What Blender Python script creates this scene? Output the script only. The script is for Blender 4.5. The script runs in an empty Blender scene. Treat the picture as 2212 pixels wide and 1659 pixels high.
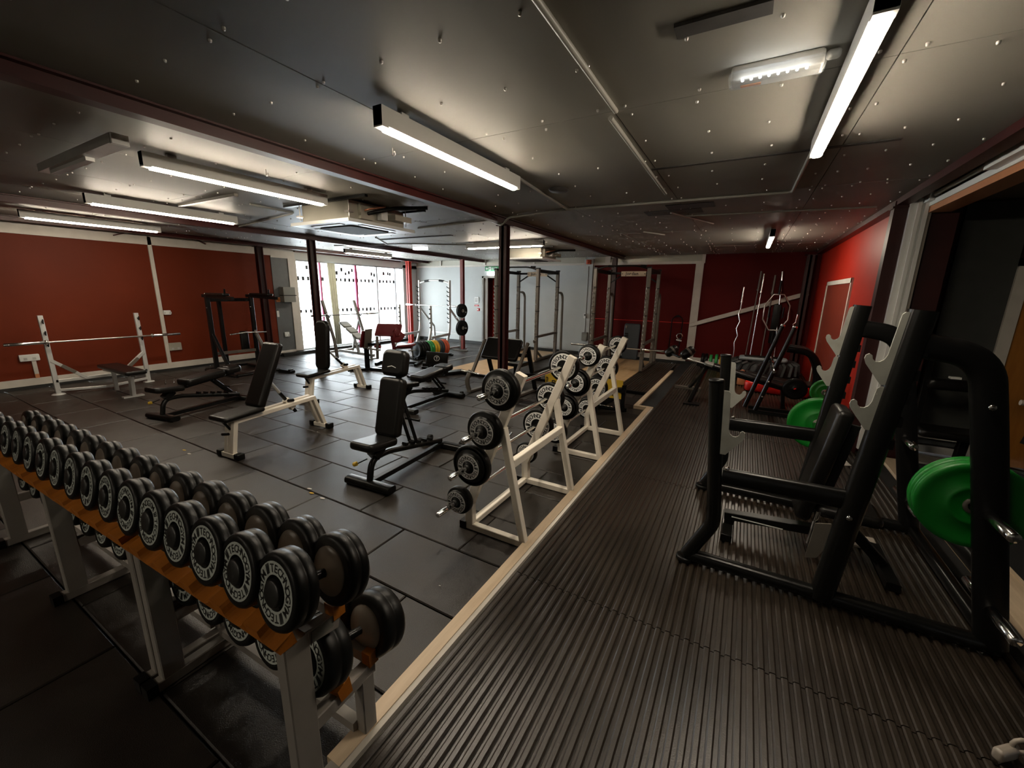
import bpy, bmesh, math, random
from mathutils import Vector, Matrix
random.seed(7)
SC = bpy.context.scene
COL = SC.collection
PI = math.pi

# ------------------------------------------------------------------ camera
cam_d = bpy.data.cameras.new('camera')
cam = bpy.data.objects.new('camera', cam_d)
COL.objects.link(cam)
SC.camera = cam
cam_d.sensor_fit = 'HORIZONTAL'
cam_d.sensor_width = 36.0
cam_d.lens = 36.0 * 873.97 / 2212.0
cam_d.clip_start = 0.05
YAW, PITCH, ROLL = 0.51423803, 0.22424627, 0.01886883
_r = Vector((math.cos(YAW), math.sin(YAW), 0))
_f0 = Vector((-math.sin(YAW), math.cos(YAW), 0))
_u0 = Vector((0, 0, 1))
_f = _f0 * math.cos(PITCH) - _u0 * math.sin(PITCH)
_u = _u0 * math.cos(PITCH) + _f0 * math.sin(PITCH)
_r2 = _r * math.cos(ROLL) + _u * math.sin(ROLL)
_u2 = _u * math.cos(ROLL) - _r * math.sin(ROLL)
cm = Matrix.Identity(4)
for i in range(3):
    cm[i][0], cm[i][1], cm[i][2] = _r2[i], _u2[i], -_f[i]
cm[2][3] = 1.77
cam.matrix_world = cm

# ------------------------------------------------------------------ world, exposure
W = bpy.data.worlds.new('sky')
SC.world = W
W.use_nodes = True
bg = W.node_tree.nodes['Background']
bg.inputs[0].default_value = (0.95, 0.98, 1.0, 1)
bg.inputs[1].default_value = 4.2
vs = SC.view_settings
vs.view_transform = 'Standard'
vs.look = 'None'
vs.gamma = 1.0
vs.use_curve_mapping = False
vs.exposure = 2.2
TUBE = 26.0            # radiance of the fluorescent tubes
try:
    cy = SC.cycles
    cy.use_denoising = True
    cy.max_bounces = 5
    cy.diffuse_bounces = 3
    cy.glossy_bounces = 2
    cy.transmission_bounces = 2
    cy.use_adaptive_sampling = True
    cy.adaptive_threshold = 0.025
    cy.adaptive_min_samples = 24
    cy.transparent_max_bounces = 8
    cy.caustics_reflective = False
    cy.caustics_refractive = False
    cy.sample_clamp_indirect = 4.0
except Exception:
    pass

# ------------------------------------------------------------------ materials
def mat(name, col, rough=0.5, metal=0.0, var=0.0, vscale=8.0, bump=0.0, bscale=60.0, spec=0.5, rvar=0.0, coat=0.0):
    m = bpy.data.materials.new(name)
    m.use_nodes = True
    nt = m.node_tree
    b = nt.nodes['Principled BSDF']
    b.inputs['Base Color'].default_value = (*col, 1)
    b.inputs['Roughness'].default_value = rough
    b.inputs['Metallic'].default_value = metal
    b.inputs['Specular IOR Level'].default_value = spec
    if coat:
        b.inputs['Coat Weight'].default_value = coat
        b.inputs['Coat Roughness'].default_value = 0.15
    tc = nt.nodes.new('ShaderNodeTexCoord')
    if var or rvar:
        n = nt.nodes.new('ShaderNodeTexNoise')
        n.inputs['Scale'].default_value = vscale
        n.inputs['Detail'].default_value = 6
        nt.links.new(tc.outputs['Object'], n.inputs['Vector'])
        if var:
            r = nt.nodes.new('ShaderNodeValToRGB')
            r.color_ramp.elements[0].position = 0.3
            r.color_ramp.elements[1].position = 0.7
            r.color_ramp.elements[0].color = (*[max(0, c * (1 - var)) for c in col], 1)
            r.color_ramp.elements[1].color = (*[min(1, c * (1 + var)) for c in col], 1)
            nt.links.new(n.outputs['Fac'], r.inputs['Fac'])
            nt.links.new(r.outputs['Color'], b.inputs['Base Color'])
        if rvar:
            mr = nt.nodes.new('ShaderNodeMapRange')
            mr.inputs['To Min'].default_value = max(0.03, rough - rvar)
            mr.inputs['To Max'].default_value = min(1, rough + rvar)
            nt.links.new(n.outputs['Fac'], mr.inputs['Value'])
            nt.links.new(mr.outputs['Result'], b.inputs['Roughness'])
    if bump:
        n2 = nt.nodes.new('ShaderNodeTexNoise')
        n2.inputs['Scale'].default_value = bscale
        n2.inputs['Detail'].default_value = 4
        nt.links.new(tc.outputs['Object'], n2.inputs['Vector'])
        bp = nt.nodes.new('ShaderNodeBump')
        bp.inputs['Strength'].default_value = bump
        bp.inputs['Distance'].default_value = 0.004
        nt.links.new(n2.outputs['Fac'], bp.inputs['Height'])
        nt.links.new(bp.outputs['Normal'], b.inputs['Normal'])
    return m

def per_object(m, lo, hi):
    nt = m.node_tree
    b = nt.nodes['Principled BSDF']
    src = b.inputs['Base Color'].links[0].from_socket
    oi = nt.nodes.new('ShaderNodeObjectInfo')
    mr = nt.nodes.new('ShaderNodeMapRange')
    mr.inputs['To Min'].default_value = lo
    mr.inputs['To Max'].default_value = hi
    mx = nt.nodes.new('ShaderNodeVectorMath')
    mx.operation = 'SCALE'
    nt.links.new(oi.outputs['Random'], mr.inputs['Value'])
    nt.links.new(src, mx.inputs[0])
    nt.links.new(mr.outputs['Result'], mx.inputs['Scale'])
    nt.links.new(mx.outputs['Vector'], b.inputs['Base Color'])

def emis(name, col, strength):
    m = bpy.data.materials.new(name)
    m.use_nodes = True
    b = m.node_tree.nodes['Principled BSDF']
    b.inputs['Base Color'].default_value = (0.8, 0.8, 0.8, 1)
    b.inputs['Emission Color'].default_value = (*col, 1)
    b.inputs['Emission Strength'].default_value = strength
    return m

def wood_mat(name, c1, c2, scale=3.0, stretch=(1, 12, 12), rough=0.5):
    m = bpy.data.materials.new(name)
    m.use_nodes = True
    nt = m.node_tree
    b = nt.nodes['Principled BSDF']
    b.inputs['Roughness'].default_value = rough
    tc = nt.nodes.new('ShaderNodeTexCoord')
    mp = nt.nodes.new('ShaderNodeMapping')
    mp.inputs['Scale'].default_value = stretch
    n = nt.nodes.new('ShaderNodeTexNoise')
    n.inputs['Scale'].default_value = scale
    n.inputs['Detail'].default_value = 8
    n.inputs['Roughness'].default_value = 0.65
    r = nt.nodes.new('ShaderNodeValToRGB')
    r.color_ramp.elements[0].position = 0.3
    r.color_ramp.elements[1].position = 0.75
    r.color_ramp.elements[0].color = (*c1, 1)
    r.color_ramp.elements[1].color = (*c2, 1)
    nt.links.new(tc.outputs['Object'], mp.inputs['Vector'])
    nt.links.new(mp.outputs['Vector'], n.inputs['Vector'])
    nt.links.new(n.outputs['Fac'], r.inputs['Fac'])
    nt.links.new(r.outputs['Color'], b.inputs['Base Color'])
    return m

MT = dict(
    tile=mat('rubber_tile', (0.0170, 0.0131, 0.0100), 0.40, var=0.35, vscale=3.5, bump=0.5, bscale=220, rvar=0.12, spec=0.5),
    tile_gap=mat('rubber_gap', (0.006, 0.006, 0.006), 0.9),
    mat=mat('ribbed_rubber', (0.024, 0.0172, 0.0115), 0.34, var=0.35, vscale=2.2, bump=0.25, bscale=150, rvar=0.1, spec=0.6),
    ceil=mat('ceiling_paint', (0.30, 0.285, 0.25), 0.5, var=0.06, vscale=1.2, spec=0.15),
    cstrip=mat('ceiling_strip', (0.36, 0.35, 0.31), 0.4),
    cdark=mat('ceiling_patch', (0.07, 0.065, 0.06), 0.7, var=0.2),
    screw=mat('screw_metal', (0.75, 0.73, 0.68), 0.3, 0.7),
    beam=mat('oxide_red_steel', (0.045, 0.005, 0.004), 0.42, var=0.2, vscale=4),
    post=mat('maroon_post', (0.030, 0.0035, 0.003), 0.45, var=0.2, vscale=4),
    postmid=mat('mid_red_post', (0.16, 0.016, 0.010), 0.45, var=0.1),
    housing=mat('lamp_housing', (0.34, 0.33, 0.30), 0.5),
    postred=mat('bright_red_post', (0.45, 0.035, 0.022), 0.4, var=0.1),
    redl=mat('red_wall_left', (0.125, 0.016, 0.0025), 0.6, var=0.12, vscale=1.0, bump=0.15, bscale=90, spec=0.2),
    redb=mat('red_wall_back', (0.085, 0.0025, 0.0018), 0.6, var=0.10, vscale=1.0, bump=0.1, bscale=90, spec=0.15),
    redr=mat('red_wall_right', (0.36, 0.012, 0.002), 0.42, var=0.08, vscale=1.5),
    reddoor=mat('brown_door_panel', (0.16, 0.018, 0.006), 0.45, var=0.1),
    white=mat('white_wall', (0.46, 0.475, 0.46), 0.6, var=0.04, vscale=2),
    trimw=mat('white_trim', (0.55, 0.51, 0.45), 0.5, var=0.05),
    grey=mat('grey_panel', (0.105, 0.11, 0.11), 0.55, var=0.08),
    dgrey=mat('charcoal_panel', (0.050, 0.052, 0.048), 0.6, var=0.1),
    black=mat('black_skirting', (0.012, 0.012, 0.011), 0.5),
    pine=wood_mat('pine_strip', (0.52, 0.39, 0.255), (0.70, 0.56, 0.40), 2.0, (10, 1, 10), 0.5),
    plat=wood_mat('oak_platform', (0.42, 0.26, 0.12), (0.62, 0.42, 0.22), 3.0, (1.5, 14, 10), 0.4),
    browndoor=wood_mat('varnished_door', (0.30, 0.11, 0.015), (0.42, 0.17, 0.03), 2.0, (10, 10, 1), 0.4),
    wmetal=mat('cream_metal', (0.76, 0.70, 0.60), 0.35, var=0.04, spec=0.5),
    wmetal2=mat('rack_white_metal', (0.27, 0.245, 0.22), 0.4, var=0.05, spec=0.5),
    bmetal=mat('black_metal', (0.004, 0.004, 0.004), 0.36, spec=0.2),
    bmetal2=mat('satin_black_metal', (0.004, 0.004, 0.0036), 0.28, spec=0.3),
    gmetal=mat('grey_metal', (0.14, 0.125, 0.105), 0.4, 0.35, var=0.08),
    smetal=mat('silver_paint', (0.50, 0.50, 0.48), 0.35, 0.3, var=0.05),
    hook=mat('hook_plate', (0.28, 0.28, 0.25), 0.5, 0.2, var=0.12, vscale=12),
    chrome=mat('chrome', (0.72, 0.71, 0.69), 0.16, 1.0),
    steel=mat('bar_steel', (0.55, 0.52, 0.48), 0.28, 1.0),
    leather=mat('black_vinyl', (0.004, 0.0036, 0.003), 0.33, bump=0.2, bscale=260, spec=0.3),
    gvinyl=mat('grey_vinyl', (0.20, 0.20, 0.18), 0.45),
    rvinyl=mat('red_vinyl', (0.13, 0.008, 0.010), 0.35, spec=0.5),
    rubber=mat('black_rubber', (0.0035, 0.0035, 0.003), 0.40, spec=0.22, bump=0.1, bscale=120),
    ring=mat('ring_white', (0.48, 0.52, 0.48), 0.5),
    ringw=mat('plate_ring_white', (0.74, 0.74, 0.72), 0.45),
    ink=mat('ink_black', (0.005, 0.005, 0.005), 0.5),
    hub=mat('hub_grey', (0.010, 0.010, 0.009), 0.4),
    inner=mat('inner_steel', (0.30, 0.26, 0.22), 0.4, 0.0),
    orange=mat('orange_plastic', (0.42, 0.13, 0.007), 0.5, var=0.12, vscale=15),
    yellow=mat('yellow_paint', (0.62, 0.40, 0.03), 0.5, var=0.08),
    green=mat('green_rubber', (0.002, 0.15, 0.012), 0.42, var=0.06, vscale=10, bump=0.1),
    gteal=mat('plate_green', (0.02, 0.26, 0.06), 0.5),
    pyel=mat('plate_yellow', (0.60, 0.36, 0.02), 0.5),
    pred=mat('plate_red', (0.50, 0.08, 0.03), 0.5),
    pblue=mat('plate_blue_grey', (0.035, 0.045, 0.055), 0.5),
    redplastic=mat('red_plastic', (0.60, 0.010, 0.005), 0.4),
    wplastic=mat('white_plastic', (0.70, 0.70, 0.67), 0.4),
    galv=mat('galvanised_sheet', (0.42, 0.40, 0.33), 0.35, 0.45, var=0.06, vscale=3),
    mesh=mat('grille', (0.06, 0.057, 0.05), 0.7, bump=0.6, bscale=400),
    copper=mat('copper_pipe', (0.55, 0.25, 0.15), 0.35, 0.9),
    signg=mat('sign_green', (0.03, 0.22, 0.08), 0.5),
    stepg=mat('step_blue_grey', (0.16, 0.18, 0.19), 0.5),
    tyre=mat('tyre_rubber', (0.005, 0.005, 0.005), 0.6, bump=0.2),
    copperpl=mat('copper_plate', (0.62, 0.26, 0.12), 0.35, 0.3),
    curtain=mat('olive_curtain', (0.62, 0.63, 0.50), 0.8, var=0.1, vscale=5),
    mull=mat('window_mullion_red', (0.30, 0.02, 0.07), 0.5),
    mullg=mat('window_mullion_grey', (0.25, 0.25, 0.25), 0.5),
    tube=emis('tube_light', (1.0, 0.87, 0.69), TUBE),
    led=emis('led_white', (0.93, 0.97, 1.0), 5.0),
    glow=emis('sign_light', (0.9, 0.95, 1.0), 3.0),
)

per_object(MT['tile'], 0.78, 1.25)
per_object(MT['mat'], 0.85, 1.15)

# ------------------------------------------------------------------ mesh builder
def frame(d, up=None):
    d = Vector(d).normalized()
    up = Vector(up) if up is not None else Vector((0, 0, 1))
    if abs(d.dot(up.normalized())) > 0.98:
        up = Vector((0, 1, 0)) if abs(d.y) < 0.9 else Vector((1, 0, 0))
    s = d.cross(up).normalized()
    return d, s, s.cross(d).normalized()

class MB:
    def __init__(self, o=(0, 0, 0), M=None):
        self.v, self.f, self.s = [], [], []
        self.o = Vector(o)
        self.M = M
    def add(self, vs, fs, smooth=False):
        n = len(self.v)
        if self.M is not None:
            vs = [self.M @ Vector(p) for p in vs]
        self.v += [Vector(p) - self.o for p in vs]
        self.f += [tuple(i + n for i in q) for q in fs]
        self.s += [smooth] * len(fs)
        return self
    def box(self, c, s, rz=0.0, ry=0.0, rx=0.0):
        R = Matrix.Rotation(rz, 3, 'Z') @ Matrix.Rotation(ry, 3, 'Y') @ Matrix.Rotation(rx, 3, 'X')
        c = Vector(c)
        vs = [c + R @ Vector((x * s[0] / 2, y * s[1] / 2, z * s[2] / 2)) for x in (-1, 1) for y in (-1, 1) for z in (-1, 1)]
        return self.add(vs, [(0, 1, 3, 2), (4, 6, 7, 5), (0, 4, 5, 1), (2, 3, 7, 6), (0, 2, 6, 4), (1, 5, 7, 3)])
    def bx(self, a, b):
        return self.box([(a[i] + b[i]) / 2 for i in range(3)], [abs(a[i] - b[i]) for i in range(3)])
    def sweep(self, pts, prof, up=None, smooth=True, caps=True, closed=False):
        P = [Vector(p) for p in pts]
        n, k = len(P), len(prof)
        vs, fs = [], []
        s_prev = None
        for i in range(n):
            if closed:
                t = (P[(i + 1) % n] - P[i]).normalized() + (P[i] - P[i - 1]).normalized()
                din = (P[i] - P[i - 1]).normalized()
            elif i == 0:
                t = P[1] - P[0]; din = t.normalized()
            elif i == n - 1:
                t = P[-1] - P[-2]; din = t.normalized()
            else:
                din = (P[i] - P[i - 1]).normalized()
                t = din + (P[i + 1] - P[i]).normalized()
            d = t.normalized()
            if s_prev is None:
                d, s, u = frame(d, up)
            else:
                s = (s_prev - d * s_prev.dot(d)).normalized()
                u = s.cross(d).normalized()
            s_prev = s
            # mitre: stretch along the bend direction
            c = max(0.35, d.dot(din))
            bend = (din - d * din.dot(d))
            bl = bend.length
            for (a, b) in prof:
                off = s * a + u * b
                if bl > 1e-4:
                    bd = bend / bl
                    off = off + bd * (off.dot(bd) * (1 / c - 1))
                vs.append(P[i] + off)
        m = n if closed else n - 1
        for i in range(m):
            for j in range(k):
                a, b = i * k + j, i * k + (j + 1) % k
                c, e = ((i + 1) % n) * k + (j + 1) % k, ((i + 1) % n) * k + j
                fs.append((a, b, c, e))
        self.add(vs, fs, smooth)
        if caps and not closed:
            self.add(vs[:k], [tuple(reversed(range(k)))])
            self.add(vs[-k:], [tuple(range(k))])
        return self
    def tube(self, pts, r, n=10, closed=False):
        return self.sweep(pts, [(r * math.cos(2 * PI * i / n), r * math.sin(2 * PI * i / n)) for i in range(n)], closed=closed)
    def bar(self, pts, w, h, up=None, b=0.004):
        b = min(b, w * 0.3, h * 0.3)
        w, h = w / 2, h / 2
        pr = [(w, -h + b), (w, h - b), (w - b, h), (-w + b, h), (-w, h - b), (-w, -h + b), (-w + b, -h), (w - b, -h)]
        return self.sweep(pts, pr, up=up, smooth=False)
    def oval(self, pts, w, h, up=None, n=14, p=3.0):
        pr = []
        for i in range(n):
            a = 2 * PI * i / n
            c, s = math.cos(a), math.sin(a)
            pr.append((w / 2 * math.copysign(abs(c) ** (2 / p), c), h / 2 * math.copysign(abs(s) ** (2 / p), s)))
        return self.sweep(pts, pr, up=up)
    def lathe(self, prof, o=(0, 0, 0), axis=(0, 1, 0), n=28, smooth=True):
        d, s, u = frame(axis)
        o = Vector(o)
        vs, fs = [], []
        k = len(prof)
        for i in range(n):
            a = 2 * PI * i / n
            e = s * math.cos(a) + u * math.sin(a)
            vs += [o + d * h + e * max(r, 1e-4) for (r, h) in prof]
        for i in range(n):
            for j in range(k - 1):
                a, b = i * k + j, i * k + j + 1
                c, e = ((i + 1) % n) * k + j + 1, ((i + 1) % n) * k + j
                fs.append((a, e, c, b))
        return self.add(vs, fs, smooth)
    def cyl(self, p0, p1, r, n=14):
        p0, p1 = Vector(p0), Vector(p1)
        L = (p1 - p0).length
        b = min(r * 0.15, L * 0.2)
        return self.lathe([(0, 0), (r - b, 0), (r, b), (r, L - b), (r - b, L), (0, L)], p0, p1 - p0, n)
    def ring(self, r0, r1, o, axis, h=0.001, n=32):
        return self.lathe([(r0, 0), (r0, h), (r1, h), (r1, 0)], o, axis, n, smooth=False)
    def prism(self, poly, o, u, v, t):
        o, u, v = Vector(o), Vector(u), Vector(v)
        nrm = u.cross(v).normalized()
        n = len(poly)
        a = [o + u * p[0] + v * p[1] for p in poly]
        b = [p + nrm * t for p in a]
        self.add(a + b, [tuple(reversed(range(n))), tuple(range(n, 2 * n))] + [(i, (i + 1) % n, n + (i + 1) % n, n + i) for i in range(n)])
        return self
    def pad(self, c, s, rc=0.04, b=0.02, R=None, n=5, taper=0.0):
        """cushion: rounded rectangle in its local XY, rounded edges, thickness along local Z"""
        R = R or Matrix.Identity(3)
        c = Vector(c)
        hx, hy, hz = s[0] / 2, s[1] / 2, s[2] / 2
        b = min(b, hz)
        lay = []
        for i in range(4):
            a = PI / 2 * i / 3
            lay.append((b * (1 - math.sin(a)), -hz + b * (1 - math.cos(a))))
        lay = lay + [(q[0], -q[1]) for q in reversed(lay)]
        vs, fs = [], []
        k = 4 * (n + 1)
        for (ins, z) in lay:
            r = max(rc - ins, 0.003)
            for qx, qy, a0 in ((1, 1, 0), (-1, 1, PI / 2), (-1, -1, PI), (1, -1, 1.5 * PI)):
                for j in range(n + 1):
                    a = a0 + PI / 2 * j / n
                    x = qx * (hx - ins - r) + r * math.cos(a)
                    y = qy * (hy - ins - r) + r * math.sin(a)
                    if taper:
                        x *= 1 - taper * (y / hy + 1) / 2
                    vs.append(c + R @ Vector((x, y, z)))
        m = len(lay)
        for i in range(m - 1):
            for j in range(k):
                fs.append((i * k + j, i * k + (j + 1) % k, (i + 1) * k + (j + 1) % k, (i + 1) * k + j))
        self.add(vs, fs, True)
        self.add(vs[:k], [tuple(reversed(range(k)))])
        self.add(vs[-k:], [tuple(range(k))])
        return self
    def mesh(self, name, material):
        me = bpy.data.meshes.new(name)
        me.from_pydata([tuple(p) for p in self.v], [], self.f)
        me.polygons.foreach_set('use_smooth', self.s)
        me.materials.append(MT[material] if isinstance(material, str) else material)
        bm = bmesh.new()
        bm.from_mesh(me)
        bmesh.ops.recalc_face_normals(bm, faces=bm.faces)
        bm.to_mesh(me)
        bm.free()
        me.update()
        return me
    def build(self, name, material, parent=None, label=None):
        o = bpy.data.objects.new(name, self.mesh(name, material))
        COL.objects.link(o)
        if parent is not None:
            o.parent = parent
        if label:
            o['label'] = label
        return o

def put(name, me, parent=None, loc=(0, 0, 0), rot=(0, 0, 0)):
    o = bpy.data.objects.new(name, me)
    COL.objects.link(o)
    o.parent = parent
    o.location = loc
    o.rotation_euler = rot
    return o

def tag(o, label=None, cat=None, group=None, kind=None):
    if label: o['label'] = label
    if cat: o['category'] = cat
    if group: o['group'] = group
    if kind: o['kind'] = kind
    return o

def thing(name, label, cat, loc=(0, 0, 0), rz=0.0, group=None):
    o = bpy.data.objects.new(name, None)
    COL.objects.link(o)
    o.location = loc
    o.rotation_euler = (0, 0, rz)
    o.empty_display_size = 0.1
    return tag(o, label, cat, group)

def dup(root, loc, rz=None, label=None, group=None):
    r = root.copy()
    COL.objects.link(r)
    r.location = loc
    if rz is not None: r.rotation_euler = (0, 0, rz)
    tag(r, label, None, group)
    for ch in list(root.children):
        c = ch.copy(); COL.objects.link(c); c.parent = r
        for g in list(ch.children):
            d = g.copy(); COL.objects.link(d); d.parent = c
    return r

def struct(mb, name, material, label=None, parent=None):
    o = mb.build(name, material, parent)
    if parent is None: o['kind'] = 'structure'
    if label: o['label'] = label
    return o

def arc(c, r, a0, a1, n, u, v):
    c, u, v = Vector(c), Vector(u), Vector(v)
    return [c + u * (r * math.cos(a0 + (a1 - a0) * i / n)) + v * (r * math.sin(a0 + (a1 - a0) * i / n)) for i in range(n + 1)]

def rounded(pts, r=0.08, n=5):
    """round the inner corners of a polyline"""
    P = [Vector(p) for p in pts]
    out = [P[0]]
    for i in range(1, len(P) - 1):
        a, b = (P[i - 1] - P[i]), (P[i + 1] - P[i])
        k = min(r, a.length * 0.48, b.length * 0.48)
        p0, p1 = P[i] + a.normalized() * k, P[i] + b.normalized() * k
        for j in range(n + 1):
            t = j / n
            out.append(p0 * (1 - t) ** 2 + P[i] * 2 * t * (1 - t) + p1 * t * t)
    out.append(P[-1])
    return out

# lettering: glyph outlines as flat meshes
_GL = {}
def glyph(ch):
    if ch not in _GL:
        cu = bpy.data.curves.new('glyph', 'FONT')
        cu.body = ch
        cu.size = 1.0
        cu.offset = 0.018
        cu.resolution_u = 2
        ob = bpy.data.objects.new('glyph', cu)
        COL.objects.link(ob)
        dg = bpy.context.evaluated_depsgraph_get()
        me = bpy.data.meshes.new_from_object(ob.evaluated_get(dg))
        vs = [(v.co.x, v.co.y) for v in me.vertices]
        fs = [tuple(p.vertices) for p in me.polygons]
        w = max([p[0] for p in vs], default=0.3)
        x0 = min([p[0] for p in vs], default=0)
        bpy.data.objects.remove(ob)
        bpy.data.curves.remove(cu)
        bpy.data.meshes.remove(me)
        _GL[ch] = (vs, fs, x0, w)
    return _GL[ch]

def text(mb, s, o, u, v, size, gap=0.12, sx=1.0):
    """flat letters written from o along u with letter tops towards v"""
    o, u, v = Vector(o), Vector(u), Vector(v)
    x = 0.0
    for ch in s:
        if ch == ' ':
            x += 0.35; continue
        vs, fs, x0, w = glyph(ch)
        mb.add([o + u * ((p[0] - x0 + x) * size * sx) + v * (p[1] * size) for p in vs], fs)
        x += (w - x0) + gap
    return x * size * sx

def ring_text(mb, s, o, axis, R, size, a0, span, up=None):
    """letters around a circle, seen from +axis, tops outward, reading clockwise from a0 over span"""
    d, sd, u = frame(axis, up)
    # seen from +axis: right = -sd
    o = Vector(o)
    right = -sd
    n = len(s)
    for i, ch in enumerate(s):
        if ch == ' ': continue
        a = a0 - span * (i + 0.5) / n
        e = right * math.cos(a) + u * math.sin(a)
        t = right * math.sin(a) - u * math.cos(a)
        vs, fs, x0, w = glyph(ch)
        cw = (w + x0) / 2
        mb.add([o + e * (R + p[1] * size) + t * ((p[0] - cw) * size) for p in vs], fs)

# ================================================================== THE SETTING
XL, XR, YB, YF, ZC = -10.5, 1.2, 11.45, -5.2, 2.76
P = 0.045                       # top of the raised platform mats

# ---- floor: sub-base and rubber tiles laid in a running bond
fl = struct(MB().bx((XL - 0.1, YF - 0.1, -0.12), (3.7, YB + 0.5, -0.018)), 'floor', 'tile_gap', 'dark rubber tiled gym floor')
_tm = {}
def tile_mesh(w, d):
    k = (round(w, 3), round(d, 3))
    if k not in _tm:
        g, b, t = 0.004, 0.006, 0.018
        x, y = w / 2 - g, d / 2 - g
        vs = [(sx * x, sy * y, -t) for sx, sy in ((-1, -1), (1, -1), (1, 1), (-1, 1))]
        vs += [(sx * x, sy * y, -b) for sx, sy in ((-1, -1), (1, -1), (1, 1), (-1, 1))]
        vs += [(sx * (x - b), sy * (y - b), 0) for sx, sy in ((-1, -1), (1, -1), (1, 1), (-1, 1))]
        fs = [(8, 9, 10, 11)]
        for i in range(4):
            j = (i + 1) % 4
            fs += [(i, j, 4 + j, 4 + i), (4 + i, 4 + j, 8 + j, 8 + i)]
        _tm[k] = MB().add(vs, fs).mesh('rubber_tile', 'tile')
    return _tm[k]
row = 0
MB().bx((XL, YF, -0.018), (-1.12, -1.0, 0.0)).build('rubber_underlay', 'tile', fl)
y = -1.0
while y < YB - 0.01:
    off = 0.46 if row % 2 == 0 else -0.04      # joints at -3.54 / -2.04
    x = -11.0 + off
    y1 = min(y + 0.5, YB)
    while x < -1.1:
        a, b = max(x, XL), min(x + 1.0, -1.12)
        if b - a > 0.05:
            o = put('rubber_tile', tile_mesh(b - a, y1 - y), fl, ((a + b) / 2, (y + y1) / 2, random.uniform(-0.0012, 0.0012)))
        x += 1.0
    y += 0.5
    row += 1

# ---- raised platform of ribbed rubber mats
struct(MB().bx((-1.10, -1.70, -0.017), (1.50, 6.36, 0.022)).bx((-1.30, 6.36, -0.017), (1.50, YB - 0.02, 0.022)), 'platform_base', 'tile_gap', 'low timber platform under the ribbed mats')
def rib_mesh(w, l, pitch=0.047):
    n = int(round(w / pitch))
    p = w / n
    mb = MB()
    b, g, d = 0.0065, 0.0085, 0.015
    prof = [(0.0, -0.022)]
    for i in range(n):
        x = i * p
        prof += [(x, -d), (x + g, -d), (x + g, -b * 0.8), (x + g + b, 0), (x + p - g - b, 0), (x + p - g, -b * 0.8), (x + p - g, -d)]
    prof += [(w, -d), (w, -0.022)]
    vs, fs = [], []
    k = len(prof)
    for y in (0.003, l - 0.003):
        vs += [(q[0], y, q[1]) for q in prof]
    for i in range(k - 1):
        fs.append((i, i + 1, k + i + 1, k + i))
    mb.add(vs, fs)
    mb.add([v for v in vs[:k]], [tuple(reversed(range(k)))])
    mb.add([v for v in vs[k:]], [tuple(range(k))])
    return mb.mesh('ribbed_mat', 'mat')
rib_full = rib_mesh(1.22, 1.83)
rib_wide = rib_mesh(0.22, 1.83)
rib_small = rib_mesh(0.10, 1.83)
ORD = ['nearest', 'second', 'third', 'fourth', 'fifth', 'sixth', 'seventh', 'eighth']
ORDS = ['first', 'second', 'third', 'fourth', 'fifth', 'sixth', 'seventh', 'eighth', 'ninth', 'tenth', 'eleventh', 'twelfth', 'thirteenth', 'fourteenth', 'fifteenth', 'sixteenth']
for i in range(7):
    y = 0.14 + 1.83 * i - 1.83
    k = 'behind the camera end' if i == 0 else '%s from the front' % ORDS[i - 1]
    for j, (x, me, w) in enumerate(((-1.06, rib_full, 'wood-edged'), (0.16, rib_full, 'wall'))):
        o = put('ribbed_mat', me, None, (x, y, P))
        tag(o, 'black ribbed rubber mat in the %s side row of the platform, %s' % (w, k), 'mat', 'ribbed mats on the platform')
        if i == 6:
            o.scale = (1, (YB - 0.05 - y) / 1.83, 1)

# ---- pine edging of the platform
def plank(name, a, b, m, label):
    return struct(MB().bx(a, b), name, m, label)
plank('trim_1', (-1.160, 0.69, 0.0), (-1.092, 6.33, 0.052), 'pine', 'long pale pine batten edging the ribbed platform')
plank('trim_16', (-1.0915, 0.69, 0.0), (-1.066, 6.33, 0.047), 'trimw', 'narrow white painted lip inside the pine batten')
plank('trim_2', (-1.36, 6.33, 0.0), (-1.068, 6.40, 0.052), 'pine', 'short pine batten at the jog of the platform edge')
plank('trim_3', (-1.36, 6.40, 0.0), (-1.29, 9.9, 0.052), 'pine', 'far pine batten edging the platform')
plank('trim_4', (1.505, 2.0, 0.0), (1.70, 5.72, 0.055), 'pine', 'wide bare plywood board along the platform by the doorway')
plank('trim_5', (1.70, 2.0, 0.0), (1.725, 5.72, 0.062), 'pine', 'thin edge of the plywood board by the doorway')

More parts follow.
